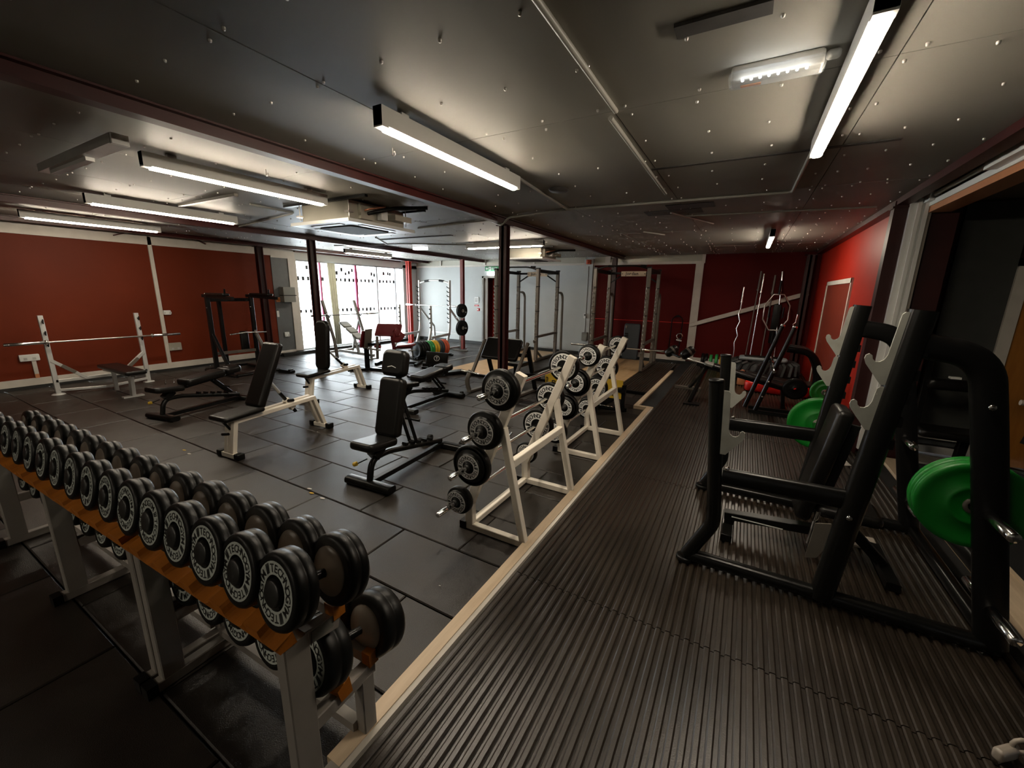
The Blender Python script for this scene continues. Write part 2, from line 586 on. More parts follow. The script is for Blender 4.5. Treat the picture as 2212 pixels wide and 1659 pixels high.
# ---- ceiling: panels, joint strips, screws
ce = struct(MB().bx((XL - 0.2, YF - 0.1, ZC + 0.03), (3.7, YB + 0.3, ZC + 0.13)), 'ceiling', 'ceil', 'grey painted panel ceiling')
xs = [XL + 0.02, -9.18, -7.98, -6.78, -5.58, -4.38, -3.18, -1.98, -0.78, 0.42, XR]
ys = [YF, -4.72, -2.32, 0.08, 2.48, 4.88, 7.28, 9.68, YB]
_cp = {}
scr = MB()
for i in range(len(xs) - 1):
    for j in range(len(ys) - 1):
        w, d = xs[i + 1] - xs[i] - 0.006, ys[j + 1] - ys[j] - 0.006
        k = (round(w, 2), round(d, 2))
        if k not in _cp:
            _cp[k] = MB().box((0, 0, 0.012), (w, d, 0.024)).mesh('ceiling_panel', 'ceil')
        cx, cyy = (xs[i] + xs[i + 1]) / 2, (ys[j] + ys[j + 1]) / 2
        put('ceiling_panel', _cp[k], ce, (cx, cyy, ZC + random.uniform(0, 0.003)))
        if d > 0.9:
            for yy in [(-d / 2 + 0.06) + (d - 0.12) * q5 / 5 for q5 in range(6)]:
                m = 4
                for q in range(m):
                    if random.random() < 0.12: continue
                    px = cx - w / 2 + 0.05 + (w - 0.10) * q / (m - 1) + random.uniform(-0.03, 0.03)
                    py = cyy + yy + random.uniform(-0.012, 0.012)
                    scr.lathe([(0, -0.009), (0.006, -0.008), (0.0075, -0.002), (0.0075, 0.004)], (px, py, ZC - 0.001), (0, 0, 1), 6)
o = scr.build('screw_heads', 'screw', ce); o['kind'] = 'stuff'
# cover strips and conduits on the ceiling
def ceil_strip(name, pts, r, label, m='cstrip'):
    o = thing(name, label, 'conduit', (pts[0][0], pts[0][1], ZC))
    MB(o.location).tube(rounded(pts, 0.05, 4), r, 8).build('pipe', m, o)
    return o
zc = ZC - 0.012
ceil_strip('ceiling_conduit', [(-0.74, YF + 0.1, zc), (-0.76, 2.45, zc)], 0.014, 'grey joint strip across the ceiling nearest the camera')
ceil_strip('ceiling_conduit', [(-0.81, 2.52, zc), (-0.84, 4.52, zc)], 0.014, 'grey joint strip running on toward the far ceiling patch')
ceil_strip('ceiling_conduit', [(0.26, 3.42, zc), (0.24, 4.95, zc), (-2.02, 4.86, zc), (-2.9, 4.95, zc - 0.02), (-3.05, 5.02, zc - 0.10), (-3.3, 5.1, zc), (-4.8, 5.3, zc)], 0.013, 'pale conduit linking the two nearest ceiling lights and crossing the beam')
ceil_strip('ceiling_conduit', [(-1.88, 3.32, zc), (-2.02, 4.84, zc)], 0.013, 'short conduit from the middle ceiling light')
ceil_strip('ceiling_conduit', [(-0.95, 5.55, zc), (-0.55, 6.6, zc)], 0.013, 'short conduit stub beside the dark ceiling patches')
ceil_strip('ceiling_conduit', [(-0.85, 5.85, zc), (1.1, 6.1, zc)], 0.010, 'thin cable trunk reaching toward the red wall')
ceil_strip('ceiling_conduit', [(-1.6, 7.0, zc), (-1.35, 7.5, zc)], 0.012, 'bent conduit stub near the far end of the ceiling')
ceil_strip('ceiling_conduit', [(-3.6, 7.7, zc), (-5.6, 7.5, zc), (-6.6, 6.9, zc), (-8.6, 6.6, zc)], 0.012, 'cable conduit crossing the ceiling before the window')
ceil_strip('ceiling_conduit', [(-5.4, 3.0, zc), (-5.45, 3.6, zc), (-7.7, 4.0, zc), (-8.4, 4.1, zc)], 0.012, 'cable conduit left of the nearer air conditioner')
ceil_strip('ceiling_conduit', [(-6.45, 5.9, zc), (-7.1, 6.8, zc)], 0.012, 'conduit leading to the small ceiling bulkhead light')
def patch(a, b, name, label, m='cdark', t=0.012):
    o = MB(((a[0] + b[0]) / 2, (a[1] + b[1]) / 2, ZC)).bx((a[0], a[1], ZC - t), (b[0], b[1], ZC)).build(name, m)
    o.location = ((a[0] + b[0]) / 2, (a[1] + b[1]) / 2, 0 + ZC)
    return tag(o, label, 'ceiling strip')
patch((-0.37, 1.84), (-0.05, 1.92), 'ceiling_rail', 'dark metal strip screwed to the ceiling nearest the camera')
patch((-0.81, 3.66), (0.72, 3.70), 'ceiling_rail', 'long thin dark slot in the ceiling beyond the right light', t=0.004)
patch((-1.25, 5.45), (-0.60, 5.72), 'ceiling_rail', 'dark rectangular patch beside the joint strip', t=0.006)
patch((-0.95, 5.15), (-0.45, 5.42), 'ceiling_rail', 'dark square patch on the ceiling past the conduit', t=0.006)
patch((-6.65, 6.20), (-4.85, 6.28), 'ceiling_rail', 'long dark strip on the ceiling behind the air conditioner')
patch((-5.9, 8.3), (-4.75, 8.38), 'ceiling_rail', 'dark strip on the ceiling left of the far air conditioner')
patch((-6.3, 2.62), (-5.0, 2.66), 'ceiling_rail', 'grey metal channel across the ceiling by the tube lights', 'gmetal', 0.03)
o = MB((-1.75, 3.95, ZC)).lathe([(0.0, -0.02), (0.09, -0.02), (0.1, 0)], (-1.75, 3.95, ZC), (0, 0, 1), 12).build('ceiling_rose', 'cdark'); o.location = (-1.75, 3.95, ZC)
tag(o, 'dark round cover plate on the ceiling by the middle light', 'cover plate')
def hook(x, y, label):
    o = thing('ceiling_hook', label, 'hook', (x, y, ZC))
    MB(o.location).tube([(x, y, ZC), (x, y, ZC - 0.03)] + arc((x + 0.012, y, ZC - 0.04), 0.014, PI * 0.8, PI * 2.2, 8, (1, 0, 0), (0, 0, 1)), 0.004, 6).build('hook_wire', 'screw', o)
hook(-2.35, 2.35, 'small screw hook in the ceiling left of the middle light')
hook(-3.75, 2.25, 'small screw hook in the ceiling beyond the red beam')

# ---- steel beams and posts
def beam(x, w, h, label, m='beam', y0=YF, y1=YB):
    return struct(MB().bx((x - w / 2, y0, ZC - 0.012), (x + w / 2, y1, ZC)).bx((x - 0.008, y0, ZC - h), (x + 0.008, y1, ZC - 0.01)).bx((x - w / 2, y0, ZC - h - 0.012), (x + w / 2, y1, ZC - h)), 'ceiling_beam', m, label)
beam(-3.05, 0.10, 0.075, 'dark red steel beam running along the ceiling over the near post')
beam(-7.58, 0.10, 0.075, 'dark red steel beam along the ceiling over the far posts')
beam(-9.95, 0.14, 0.06, 'red steel beam along the ceiling beside the left wall')
def post(x, y, w, label, m='post', z1=ZC - 0.08):
    mb = MB()
    h = w / 2
    mb.bx((x - h, y - h, 0), (x + h, y - h + 0.012, z1)).bx((x - h, y + h - 0.012, 0), (x + h, y + h, z1)).bx((x - 0.02, y - h, 0), (x + 0.02, y + h, z1))
    mb.bx((x - h - 0.04, y - h - 0.02, z1 - 0.012), (x + h + 0.04, y + h + 0.02, z1))
    mb.bx((x - h - 0.03, y - h - 0.03, 0), (x + h + 0.03, y + h + 0.03, 0.012))
    return struct(mb, 'support_post', m, label)
post(-3.11, 5.21, 0.115, 'dark maroon steel post in the middle of the gym')
post(-7.52, 5.25, 0.115, 'dark maroon steel post in front of the window')
post(-9.95, 5.6, 0.13, 'dark maroon steel post against the left wall')
post(-7.55, 10.2, 0.10, 'slim red steel post before the white wall', 'postmid')
post(-9.85, 10.35, 0.13, 'bright red steel post at the window corner', 'postred')
post(-3.15, 10.95, 0.12, 'dark maroon steel post behind the right power rack')
post(1.09, 11.30, 0.14, 'dark maroon steel post in the far right corner')

# ---- left wall
wl = struct(MB().bx((XL - 0.12, YF, 0), (XL, 6.17, ZC + 0.03)), 'wall_left', 'redl', 'brick red painted left wall')
struct(MB().bx((XL, YF, 2.545), (XL + 0.035, 6.17, 2.70)).bx((XL, 6.17, 2.50), (XL + 0.03, 6.80, 2.68)).bx((XL, 6.60, 0.10), (XL + 0.035, 6.82, 2.50)).bx((XL, 6.17, 0.05), (XL + 0.03, 6.60, 0.14)), 'trim_6', 'trimw', 'white rail along the top of the red left wall and around the grey panel')
struct(MB().bx((XL, YF, 2.70), (XL + 0.01, 6.80, ZC)), 'trim_7', 'trimw', 'pale strip of wall above the white rail')
struct(MB().bx((XL, YF, 0.05), (XL + 0.025, 6.17, 0.17)), 'baseboard_left', 'trimw', 'white baseboard along the red left wall')
struct(MB().bx((XL, YF, 0.0), (XL + 0.03, YB, 0.05)).bx((XL, 6.17, 0), (XL + 0.16, YB, 0.085)), 'baseboard_black', 'black', 'black rubber kerb under the left wall and window')
struct(MB().bx((XL - 0.12, 6.17, 0), (XL + 0.012, 6.62, 2.52)), 'trim_8', 'grey', 'flat grey wall panel between the red wall and the window')
struct(MB().bx((XL - 0.12, 6.17, 2.50), (XL, YB, ZC + 0.03)).bx((XL - 0.12, 6.6, 0), (XL, 6.80, 2.6)).bx((XL - 0.12, 10.75, 0), (XL, YB, 2.6)).bx((XL - 0.12, 6.6, 0), (XL, YB, 0.10)), 'wall_window_side', 'white', 'white wall framing the window')
struct(MB().bx((XL - 0.02, 6.8, 2.68), (XL + 0.06, 10.6, 2.72)), 'trim_9', 'beam', 'thin red strip above the window')
for (ya, yb, sgn) in ((3.24, 3.48, 1), (4.55, 4.75, -1)):
    o = thing('roof_brace', 'dark red diagonal steel brace %s above the white rail' % ('left of the conduit' if sgn > 0 else 'right of the conduit'), 'brace', (XL + 0.03, (ya + yb) / 2, 2.62))
    p0, p1 = ((ya, 2.66), (yb, 2.755)) if sgn > 0 else ((yb, 2.66), (ya, 2.755))
    MB(o.location).bar([(XL + 0.06, p0[0], p0[1]), (XL + 0.06, p1[0], p1[1])], 0.05, 0.02).build('brace_bar', 'beam', o)

# ---- window of frosted film panes
def film():
    m = bpy.data.materials.new('frosted_film')
    m.use_nodes = True
    nt = m.node_tree
    nt.nodes.clear()
    out = nt.nodes.new('ShaderNodeOutputMaterial')
    tr = nt.nodes.new('ShaderNodeBsdfTransparent'); tr.inputs[0].default_value = (0.86, 0.89, 0.90, 1)
    tl = nt.nodes.new('ShaderNodeBsdfTranslucent'); tl.inputs[0].default_value = (0.8, 0.84, 0.86, 1)
    gl = nt.nodes.new('ShaderNodeBsdfGlossy'); gl.inputs['Roughness'].default_value = 0.1
    a = nt.nodes.new('ShaderNodeMixShader'); a.inputs[0].default_value = 0.45
    b = nt.nodes.new('ShaderNodeMixShader'); b.inputs[0].default_value = 0.04
    nt.links.new(tr.outputs[0], a.inputs[1]); nt.links.new(tl.outputs[0], a.inputs[2])
    nt.links.new(a.outputs[0], b.inputs[1]); nt.links.new(gl.outputs[0], b.inputs[2])
    nt.links.new(b.outputs[0], out.inputs[0])
    return m
MT['film'] = film()
wy = [6.80, 7.56, 8.78, 9.60, 10.75]
wn = struct(MB().bx((XL - 0.10, 6.80, 0.08), (XL - 0.03, 10.75, 0.12)).bx((XL - 0.10, 6.80, 2.46), (XL - 0.03, 10.75, 2.52)), 'window_1', 'mullg', 'large frosted shop window on the left')
for i in range(4):
    MB().bx((XL - 0.076, wy[i] + 0.01, 0.12), (XL - 0.07, wy[i + 1] - 0.01, 2.46)).build('pane', 'film', wn)
for i, (yy, m, w) in enumerate(((7.56, 'mull', 0.022), (8.78, 'mull', 0.03), (9.60, 'mullg', 0.022), (10.40, 'mullg', 0.018))):
    MB().bx((XL - 0.10, yy - w, 0.12), (XL - 0.02, yy + w, 2.46)).build('mullion', m, wn)
dots = MB()
for z, n in ((2.02, 24), (1.14, 24), (2.26, 26)):
    for q in range(n):
        yy = 6.9 + 3.6 * q / n + (random.uniform(-0.03, 0.03) if z > 2.1 else 0)
        if min(abs(yy - t) for t in wy) < 0.06 or (z > 2.1 and random.random() < 0.35) or 7.68 < yy < 8.05: continue
        zz = z + (random.uniform(-0.06, 0.06) if z > 2.1 else 0)
        s = random.uniform(0.042, 0.056)
        dots.bx((XL - 0.069, yy - s * 0.7, zz - s), (XL - 0.066, yy + s * 0.7, zz + s))
for yy, za, zb in ((8.05, 1.75, 2.02), (8.2, 1.75, 1.95), (8.85, 1.6, 2.3), (9.53, 1.75, 2.0), (10.35, 0.9, 2.1)):
    dots.bx((XL - 0.069, yy - 0.012, za), (XL - 0.066, yy + 0.012, zb))
dots.build('film_gaps', 'ink', wn)['kind'] = 'stuff'
cu = thing('curtain', 'olive drape hanging behind the window frame', 'curtain', (XL + 0.04, 7.86, 0.14))
mb = MB(cu.location)
vs, fs = [], []
N = 20
for i in range(N + 1):
    t = i / N
    for z, w0 in ((2.47, 0.26), (1.9, 0.25), (1.2, 0.24), (0.14, 0.22)):
        vs.append((XL + 0.05 + 0.025 * math.sin(t * 22), 7.86 + (t - 0.5) * w0 + (2.47 - z) * 0.03, z))
for i in range(N):
    for j in range(3):
        a = i * 4 + j
        fs.append((a, a + 1, a + 5, a + 4))
mb.add(vs, fs, True)
o = mb.build('drape', 'curtain', cu)
md = o.modifiers.new('thickness', 'SOLIDIFY'); md.thickness = 0.006

# ---- back wall
struct(MB().bx((XL, YB, 0), (-7.61, YB + 0.12, ZC + 0.03)).bx((-6.80, YB, 0), (-3.86, YB + 0.12, ZC + 0.03)).bx((-7.61, YB, 2.20), (-6.80, YB + 0.12, ZC + 0.03)), 'wall_back', 'white', 'white painted back wall')
struct(MB().bx((-4.13, YB - 0.10, 0.0), (-3.88, YB, 2.70)), 'trim_10', 'white', 'white boxed pier at the end of the white back wall')
struct(MB().bx((-3.86, YB, 0), (XR + 0.2, YB + 0.12, ZC + 0.03)), 'wall_back_red', 'redb', 'dark red back wall behind the right power rack')
struct(MB().bx((XL, YB - 0.03, 2.545), (-4.13, YB, 2.60)).bx((-3.88, YB - 0.04, 2.535), (-1.05, YB, 2.60)).bx((-1.23, YB - 0.045, 0.10), (-1.05, YB, 2.60)).bx((-1.10, YB - 0.04, 2.55), (-1.03, YB, ZC)), 'trim_11', 'trimw', 'white rail and upright band framing the back walls')
struct(MB().bx((-3.86, YB - 0.012, 2.60), (-1.10, YB, ZC)).bx((XL, YB - 0.012, 2.60), (-4.13, YB, ZC)), 'trim_12', 'galv', 'recessed beige band above the back wall rail')
up = struct(MB().bx((-9.4, YB - 0.05, 2.60), (-9.34, YB, ZC)).bx((-7.6, YB - 0.05, 2.60), (-7.52, YB, ZC)).bx((-5.8, YB - 0.05, 2.60), (-5.74, YB, ZC)).bx((-3.55, YB - 0.06, 2.60), (-3.40, YB, ZC)), 'trim_13', 'trimw', 'small white posts above the back wall rail')
struct(MB().bx((-3.86, YB - 0.035, 0.07), (-1.23, YB, 0.20)).bx((-1.05, YB - 0.035, 0.07), (0.9, YB, 0.19)), 'baseboard_back_red', 'trimw', 'white baseboard under the red back wall')
struct(MB().bx((XL, YB - 0.025, 0.10), (-7.66, YB, 0.24)).bx((-6.75, YB - 0.025, 0.10), (-4.13, YB, 0.24)), 'baseboard_back', 'white', 'white moulded baseboard of the white back wall')
struct(MB().bx((XL, YB - 0.045, 0.0), (-7.66, YB, 0.10)).bx((-6.75, YB - 0.045, 0.0), (XR, YB, 0.07)), 'baseboard_back_black', 'black', 'black skirting at the foot of the back wall')
struct(MB().bx((-3.80, YB - 0.014, 1.055), (-1.23, YB, 1.07)), 'trim_14', 'redplastic', 'thin bright red line across the red back wall')
hr = thing('handrail', 'long white handrail climbing diagonally across the red back wall', 'handrail', (-1.12, YB - 0.06, 1.0))
MB(hr.location).bar([(-1.20, YB - 0.06, 1.02), (1.17, YB - 0.06, 1.86)], 0.05, 0.095, up=(0, 0, 1)).build('rail', 'trimw', hr)
for t in (0.1, 0.5, 0.9):
    MB(hr.location).bx((-1.2 + 2.37 * t - 0.02, YB - 0.05, 1.0 + 0.84 * t - 0.03), (-1.2 + 2.37 * t + 0.02, YB, 1.0 + 0.84 * t + 0.03)).build('bracket', 'trimw', hr)
# doorway with a red door standing open and a corridor behind
d1 = struct(MB().bx((-7.66, YB - 0.03, 0), (-7.60, YB + 0.14, 2.25)).bx((-6.80, YB - 0.03, 0), (-6.74, YB + 0.14, 2.25)).bx((-7.66, YB - 0.03, 2.19), (-6.74, YB + 0.14, 2.25)), 'door_1', 'gmetal', 'grey door frame in the white back wall')
MB().bx((-7.62, YB + 0.02, 0.02), (-7.47, YB + 0.06, 2.19)).build('side_panel', 'inner', d1)
MB().bx((-7.47, YB + 0.34, 0.01), (-6.82, YB + 0.38, 2.19)).build('door_leaf', 'postred', d1)
MB().tube([(-7.38, YB + 0.30, 1.03), (-6.82, YB + 0.30, 1.03)], 0.016, 8).build('push_bar', 'chrome', d1)
MB().tube([(-7.36, YB + 0.30, 0.1), (-7.36, YB + 0.30, 2.1)], 0.010, 8).build('bolt_rod', 'chrome', d1)
MB().bx((-7.0, YB + 0.31, 1.45), (-6.86, YB + 0.335, 1.72)).build('notice', 'wplastic', d1)
struct(MB().bx((-7.9, YB + 0.5, 0), (-6.4, YB + 0.6, 2.5)).bx((-7.9, YB + 0.12, 0), (-7.8, YB + 0.6, 2.5)).bx((-6.5, YB + 0.12, 0), (-6.4, YB + 0.6, 2.5)).bx((-7.9, YB + 0.12, 2.4), (-6.4, YB + 0.6, 2.5)), 'wall_corridor', 'redb', 'dark corridor wall behind the door')

# ---- right wall, doorway and the room beyond
wr = struct(MB().bx((1.30, 5.86, 0), (1.68, YB + 0.1, ZC + 0.03)), 'wall_right', 'redr', 'glossy bright red right wall')
struct(MB().bx((XR - 0.005, YF, ZC - 0.06), (XR + 0.10, YB, ZC + 0.02)), 'ceiling_beam', 'beam', 'dark red edge beam above the right wall and doorway')
struct(MB().bx((1.185, 5.77, 0), (1.295, 5.90, ZC - 0.02)).bx((1.17, 5.76, ZC - 0.09), (1.31, 5.90, ZC - 0.07)), 'support_post', 'post', 'dark maroon steel post beside the roller shutter doorway')
dr = struct(MB().bx((1.275, 7.71, 0), (1.30, 7.77, 2.06)).bx((1.275, 9.84, 0), (1.30, 9.90, 2.06)).bx((1.275, 7.71, 1.99), (1.30, 9.90, 2.06)), 'door_2', 'trimw', 'white framed brown door in the red right wall')
MB().bx((1.288, 7.77, 0), (1.30, 9.84, 1.99)).build('door_leaf', 'reddoor', dr)
sh = struct(MB().bx((1.295, 5.72, 0.10), (1.425, 5.86, 2.74)), 'door_3', 'wplastic', 'roller shutter doorway with white guide rail')
MB().bx((1.345, 5.695, 0.10), (1.375, 5.72, 2.74)).build('guide_rail', 'wplastic', sh)
MB().bx((1.395, 5.68, 0.10), (1.425, 5.72, 2.74)).build('guide_rail', 'wplastic', sh)
MB().bx((1.43, 5.70, 0.0), (1.455, 5.80, 2.72)).build('guide_lip', 'inner', sh)
MB().tube([(1.42, YF + 0.1, 2.745), (1.42, 5.55, 2.745)], 0.020, 12).build('shutter_roller', 'wplastic', sh)
MB().bx((1.35, 3.2, 2.68), (1.50, 4.42, 2.79)).build('motor_box', 'wplastic', sh)
MB().bx((1.38, 5.55, 2.69), (1.50, 5.72, 2.77)).build('end_box', 'wplastic', sh)
MB().bx((1.42, YF, 2.655), (1.445, 5.72, 2.705)).build('shutter_slat', 'wplastic', sh)
MB().bx((1.43, YF, 2.600), (1.60, 5.72, 2.655)).build('lintel', 'copperpl', sh)
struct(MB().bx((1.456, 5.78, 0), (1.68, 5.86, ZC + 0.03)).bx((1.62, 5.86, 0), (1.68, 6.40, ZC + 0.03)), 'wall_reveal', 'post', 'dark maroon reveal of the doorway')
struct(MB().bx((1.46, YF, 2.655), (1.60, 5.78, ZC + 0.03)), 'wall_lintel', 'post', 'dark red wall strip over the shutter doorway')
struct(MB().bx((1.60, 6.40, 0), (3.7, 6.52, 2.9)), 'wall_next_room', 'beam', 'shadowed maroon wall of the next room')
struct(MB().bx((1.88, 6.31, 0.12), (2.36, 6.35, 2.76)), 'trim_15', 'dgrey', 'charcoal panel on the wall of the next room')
struct(MB().bx((1.80, 6.30, 0.02), (2.40, 6.34, 0.10)).bx((1.80, 6.26, 0.20), (2.40, 6.32, 0.25)), 'baseboard_next_room', 'trimw', 'white baseboard of the next room')
d4 = struct(MB().bx((2.36, 6.28, 0), (2.46, 6.36, 2.2)).bx((2.36, 6.28, 2.12), (3.4, 6.36, 2.2)), 'door_4', 'trimw', 'white framed varnished door in the next room')
MB().bx((2.46, 6.30, 0.0), (3.3, 6.35, 2.12)).build('door_leaf', 'browndoor', d4)
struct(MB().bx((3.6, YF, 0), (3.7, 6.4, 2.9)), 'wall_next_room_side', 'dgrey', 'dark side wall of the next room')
struct(MB().bx((XL - 0.1, YF - 0.12, 0), (3.7, YF, ZC + 0.1)), 'wall_front', 'white', 'pale wall behind the camera')
o = thing('floor_sticker', 'small red and white sticker on the ribbed mat near the maroon post', 'sticker', (1.06, 5.36, P))
MB(o.location).bx((0.95, 5.20, P), (1.10, 5.52, P + 0.004)).build('red_field', 'pred', o)
MB(o.location).prism([(0, 0), (0.07, 0.03), (0.03, 0.32), (0, 0.32)], (1.10, 5.20, P), (1, 0, 0), (0, 1, 0), 0.004).build('white_field', 'trimw', o)

# ---- sockets, boxes, signs on the walls
def wallbox(name, label, cat, a, b, m='wplastic', extra=None):
    o = thing(name, label, cat, ((a[0] + b[0]) / 2, (a[1] + b[1]) / 2, min(a[2], b[2])))
    mb = MB(o.location)
    c = [(a[i] + b[i]) / 2 for i in range(3)]
    s = [abs(a[i] - b[i]) for i in range(3)]
    if s[0] < s[1]:
        R = Matrix(((0, 0, 1), (1, 0, 0), (0, 1, 0)))
        mb.pad(c, (s[1], s[2], s[0]), 0.012, 0.006, R, 3)
    else:
        R = Matrix(((1, 0, 0), (0, 0, 1), (0, 1, 0)))
        mb.pad(c, (s[0], s[2], s[1]), 0.012, 0.006, R, 3)
    mb.build('housing', m, o)
    if extra: extra(o)
    return o
def sock(o):
    l = o.location
    for dy in (-0.05, 0.05):
        MB(l).bx((l.x + 0.012, l.y + dy - 0.02, l.z + 0.02), (l.x + 0.026, l.y + dy + 0.02, l.z + 0.06)).build('rocker_switch', 'smetal', o)
wallbox('wall_socket', 'white double socket on the red wall with trunking below', 'socket', (XL, 1.74, 0.47), (XL + 0.045, 1.97, 0.58), extra=sock)
o = thing('cable_trunking', 'short cream trunking under the double socket', 'trunking', (XL + 0.02, 1.9, 0.17)); MB(o.location).bx((XL, 1.87, 0.24), (XL + 0.03, 1.92, 0.47)).build('cover', 'trimw', o); MB(o.location).bx((XL, 1.87, 0.17), (XL + 0.03, 1.92, 0.24)).build('stub', 'copperpl', o)
o = thing('cable_trunking', 'tall white trunking running from floor to ceiling on the red left wall', 'trunking', (XL + 0.02, 3.77, 0.1)); MB(o.location).bx((XL, 3.74, 0.12), (XL + 0.035, 3.80, ZC)).build('cover', 'trimw', o)
wallbox('wall_switch', 'small white switch box beside the tall trunking', 'switch', (XL, 3.81, 1.17), (XL + 0.05, 3.93, 1.26), extra=sock)
wallbox('wall_socket', 'large pale socket box low beside the tall trunking', 'socket', (XL, 3.80, 0.42), (XL + 0.05, 4.02, 0.58), 'galv', extra=sock)
wallbox('wall_socket', 'small white socket low on the grey panel', 'socket', (XL + 0.012, 6.32, 0.50), (XL + 0.05, 6.44, 0.62), extra=sock)
wallbox('hand_dryer', 'pale rounded fan box on the grey panel beside the window', 'fan', (XL + 0.012, 6.30, 1.40), (XL + 0.20, 6.62, 1.78), 'gvinyl', lambda o: MB(o.location).bx((XL + 0.05, 6.28, 1.56), (XL + 0.21, 6.64, 1.58)).build('slot', 'ink', o))
wallbox('wall_thermostat', 'small orange lit control box on the grey panel', 'control', (XL + 0.012, 6.19, 1.40), (XL + 0.05, 6.29, 1.52), 'copperpl', lambda o: MB(o.location).bx((XL + 0.045, 6.21, 1.43), (XL + 0.055, 6.27, 1.49)).build('display', 'orange', o))
wallbox('wall_tag', 'small white tag hanging on the grey panel', 'tag', (XL + 0.012, 6.18, 1.02), (XL + 0.02, 6.24, 1.18), extra=lambda o: MB(o.location).tube(arc((XL + 0.018, 6.21, 1.19), 0.015, 0, PI, 6, (0, 1, 0), (0, 0, 1)), 0.003, 6).build('string', 'ink', o))
def fa(o):
    l = o.location
    MB(l).bx((l.x - 0.02, l.y - 0.04, l.z + 0.03), (l.x + 0.02, l.y - 0.02, l.z + 0.07)).build('glass', 'wplastic', o)
wallbox('fire_alarm_point', 'small red fire alarm call point on the white wall', 'fire alarm', (-7.85, YB - 0.04, 1.12), (-7.76, YB, 1.21), 'redplastic', fa)
wallbox('wall_switch', 'white switch next to the red fire alarm point', 'switch', (-7.73, YB - 0.03, 1.12), (-7.65, YB, 1.20), extra=lambda o: MB(o.location).bx((-7.70, YB - 0.036, 1.14), (-7.68, YB - 0.02, 1.18)).build('rocker_switch', 'smetal', o))
def notice(o):
    l = o.location
    mb = MB(l)
    for k in range(4): mb.bx((-7.95, YB - 0.022, 1.52 - 0.035 * k), (-7.83, YB - 0.019, 1.535 - 0.035 * k))
    mb.build('print_lines', 'gmetal', o)
wallbox('wall_notice', 'small framed grey notice on the white wall', 'notice', (-7.97, YB - 0.02, 1.38), (-7.80, YB, 1.58), 'wplastic', notice)
wallbox('wall_sticker', 'narrow red sign strip under the framed notice', 'sign', (-7.97, YB - 0.015, 1.27), (-7.80, YB, 1.32), 'redplastic', lambda o: MB(o.location).bx((-7.94, YB - 0.018, 1.285), (-7.83, YB - 0.014, 1.30)).build('print_line', 'wplastic', o))
wallbox('wall_thermostat', 'small white thermostat with dark screen on the white pier', 'thermostat', (-4.06, YB - 0.14, 1.06), (-3.96, YB - 0.10, 1.20), extra=lambda o: MB(o.location).bx((-4.04, YB - 0.148, 1.13), (-3.98, YB - 0.138, 1.18)).build('screen', 'ink', o))
wallbox('wall_switch_box', 'grey isolator box low on the white pier', 'switch box', (-4.06, YB - 0.22, 0.42), (-3.90, YB - 0.10, 0.66), 'gvinyl', lambda o: MB(o.location).tube([(-3.98, YB - 0.16, 0.66), (-3.98, YB - 0.16, 2.5)], 0.014, 8).build('conduit', 'gmetal', o))
wallbox('alarm_sounder', 'small red alarm sounder high on the white pier', 'alarm', (-4.05, YB - 0.20, 2.56), (-3.93, YB - 0.10, 2.68), 'pred', lambda o: MB(o.location).lathe([(0, -0.03), (0.04, -0.03), (0.05, 0)], (-3.99, YB - 0.20, 2.62), (0, 1, 0), 14).build('horn', 'pred', o))
def exitsign(o):
    l = o.location
    mb = MB(l)
    yy = YB - 0.052
    mb.prism([(0, 0.5), (0.5, 1), (0.5, 0.68), (1, 0.68), (1, 0.32), (0.5, 0.32), (0.5, 0)], (-7.50, yy, 2.435), (0.09, 0, 0), (0, 0, 0.09), -0.001)
    mb.bx((-7.385, yy, 2.425), (-7.30, yy + 0.001, 2.535))
    text(mb, 'EXIT', (-7.27, yy, 2.445), (1, 0, 0), (0, 0, 1), 0.10, 0.05)
    mb.build('print', 'wplastic', o)
    mb = MB(l)
    mb.lathe([(0, 0), (0.010, 0)], (-7.345, yy - 0.002, 2.515), (0, -1, 0), 10)
    mb.prism([(0, 0.35), (0.35, 0.8), (0.6, 0.75), (0.9, 0.55), (0.85, 0.45), (0.6, 0.6), (0.75, 0.3), (0.6, 0), (0.5, 0.02), (0.58, 0.28), (0.4, 0.4), (0.3, 0.1), (0, 0.05), (0, 0.12), (0.22, 0.18), (0.38, 0.62)], (-7.38, yy - 0.003, 2.43), (0.07, 0, 0), (0, 0, 0.09), -0.001)
    mb.build('running_man', 'signg', o)
wallbox('exit_sign', 'green exit sign with arrow above the door', 'sign', (-7.53, YB - 0.05, 2.41), (-6.98, YB - 0.03, 2.55), 'signg', exitsign)
wallbox('exit_light', 'white lit lamp box under the green exit sign', 'lamp', (-7.42, YB - 0.10, 2.28), (-7.05, YB, 2.38), 'glow', lambda o: MB(o.location).bx((-7.44, YB - 0.03, 2.27), (-7.03, YB, 2.39)).build('back_plate', 'wplastic', o))

# ================================================================== LIGHTS (the lamps of the room)
def tube_light(label, x, y, L=1.46, axis='y', lit=True):
    o = thing('tube_light', label, 'light', (x, y, ZC), 0 if axis == 'y' else PI / 2, 'fluorescent batten lights')
    MB().bx((-0.033, -L / 2 - 0.05, -0.116), (0.033, L / 2 + 0.05, -0.02)).build('batten', 'wplastic', o)
    for s in (-0.4, 0.4): MB().bx((-0.02, s * L - 0.03, -0.02), (0.02, s * L + 0.03, 0)).build('ceiling_clip', 'wplastic', o)
    R = Matrix(((1, 0, 0), (0, 1, 0), (0, 0, 1)))
    MB().oval([(0, -L / 2, -0.121), (0, L / 2, -0.121)], 0.052, 0.034, n=12).build('tube', 'tube' if lit else 'wplastic', o)
    for s in (-1, 1):
        MB().bx((-0.032, s * (L / 2), -0.124), (0.032, s * (L / 2 + 0.05), -0.02)).build('end_cap', 'wplastic', o)
    return o
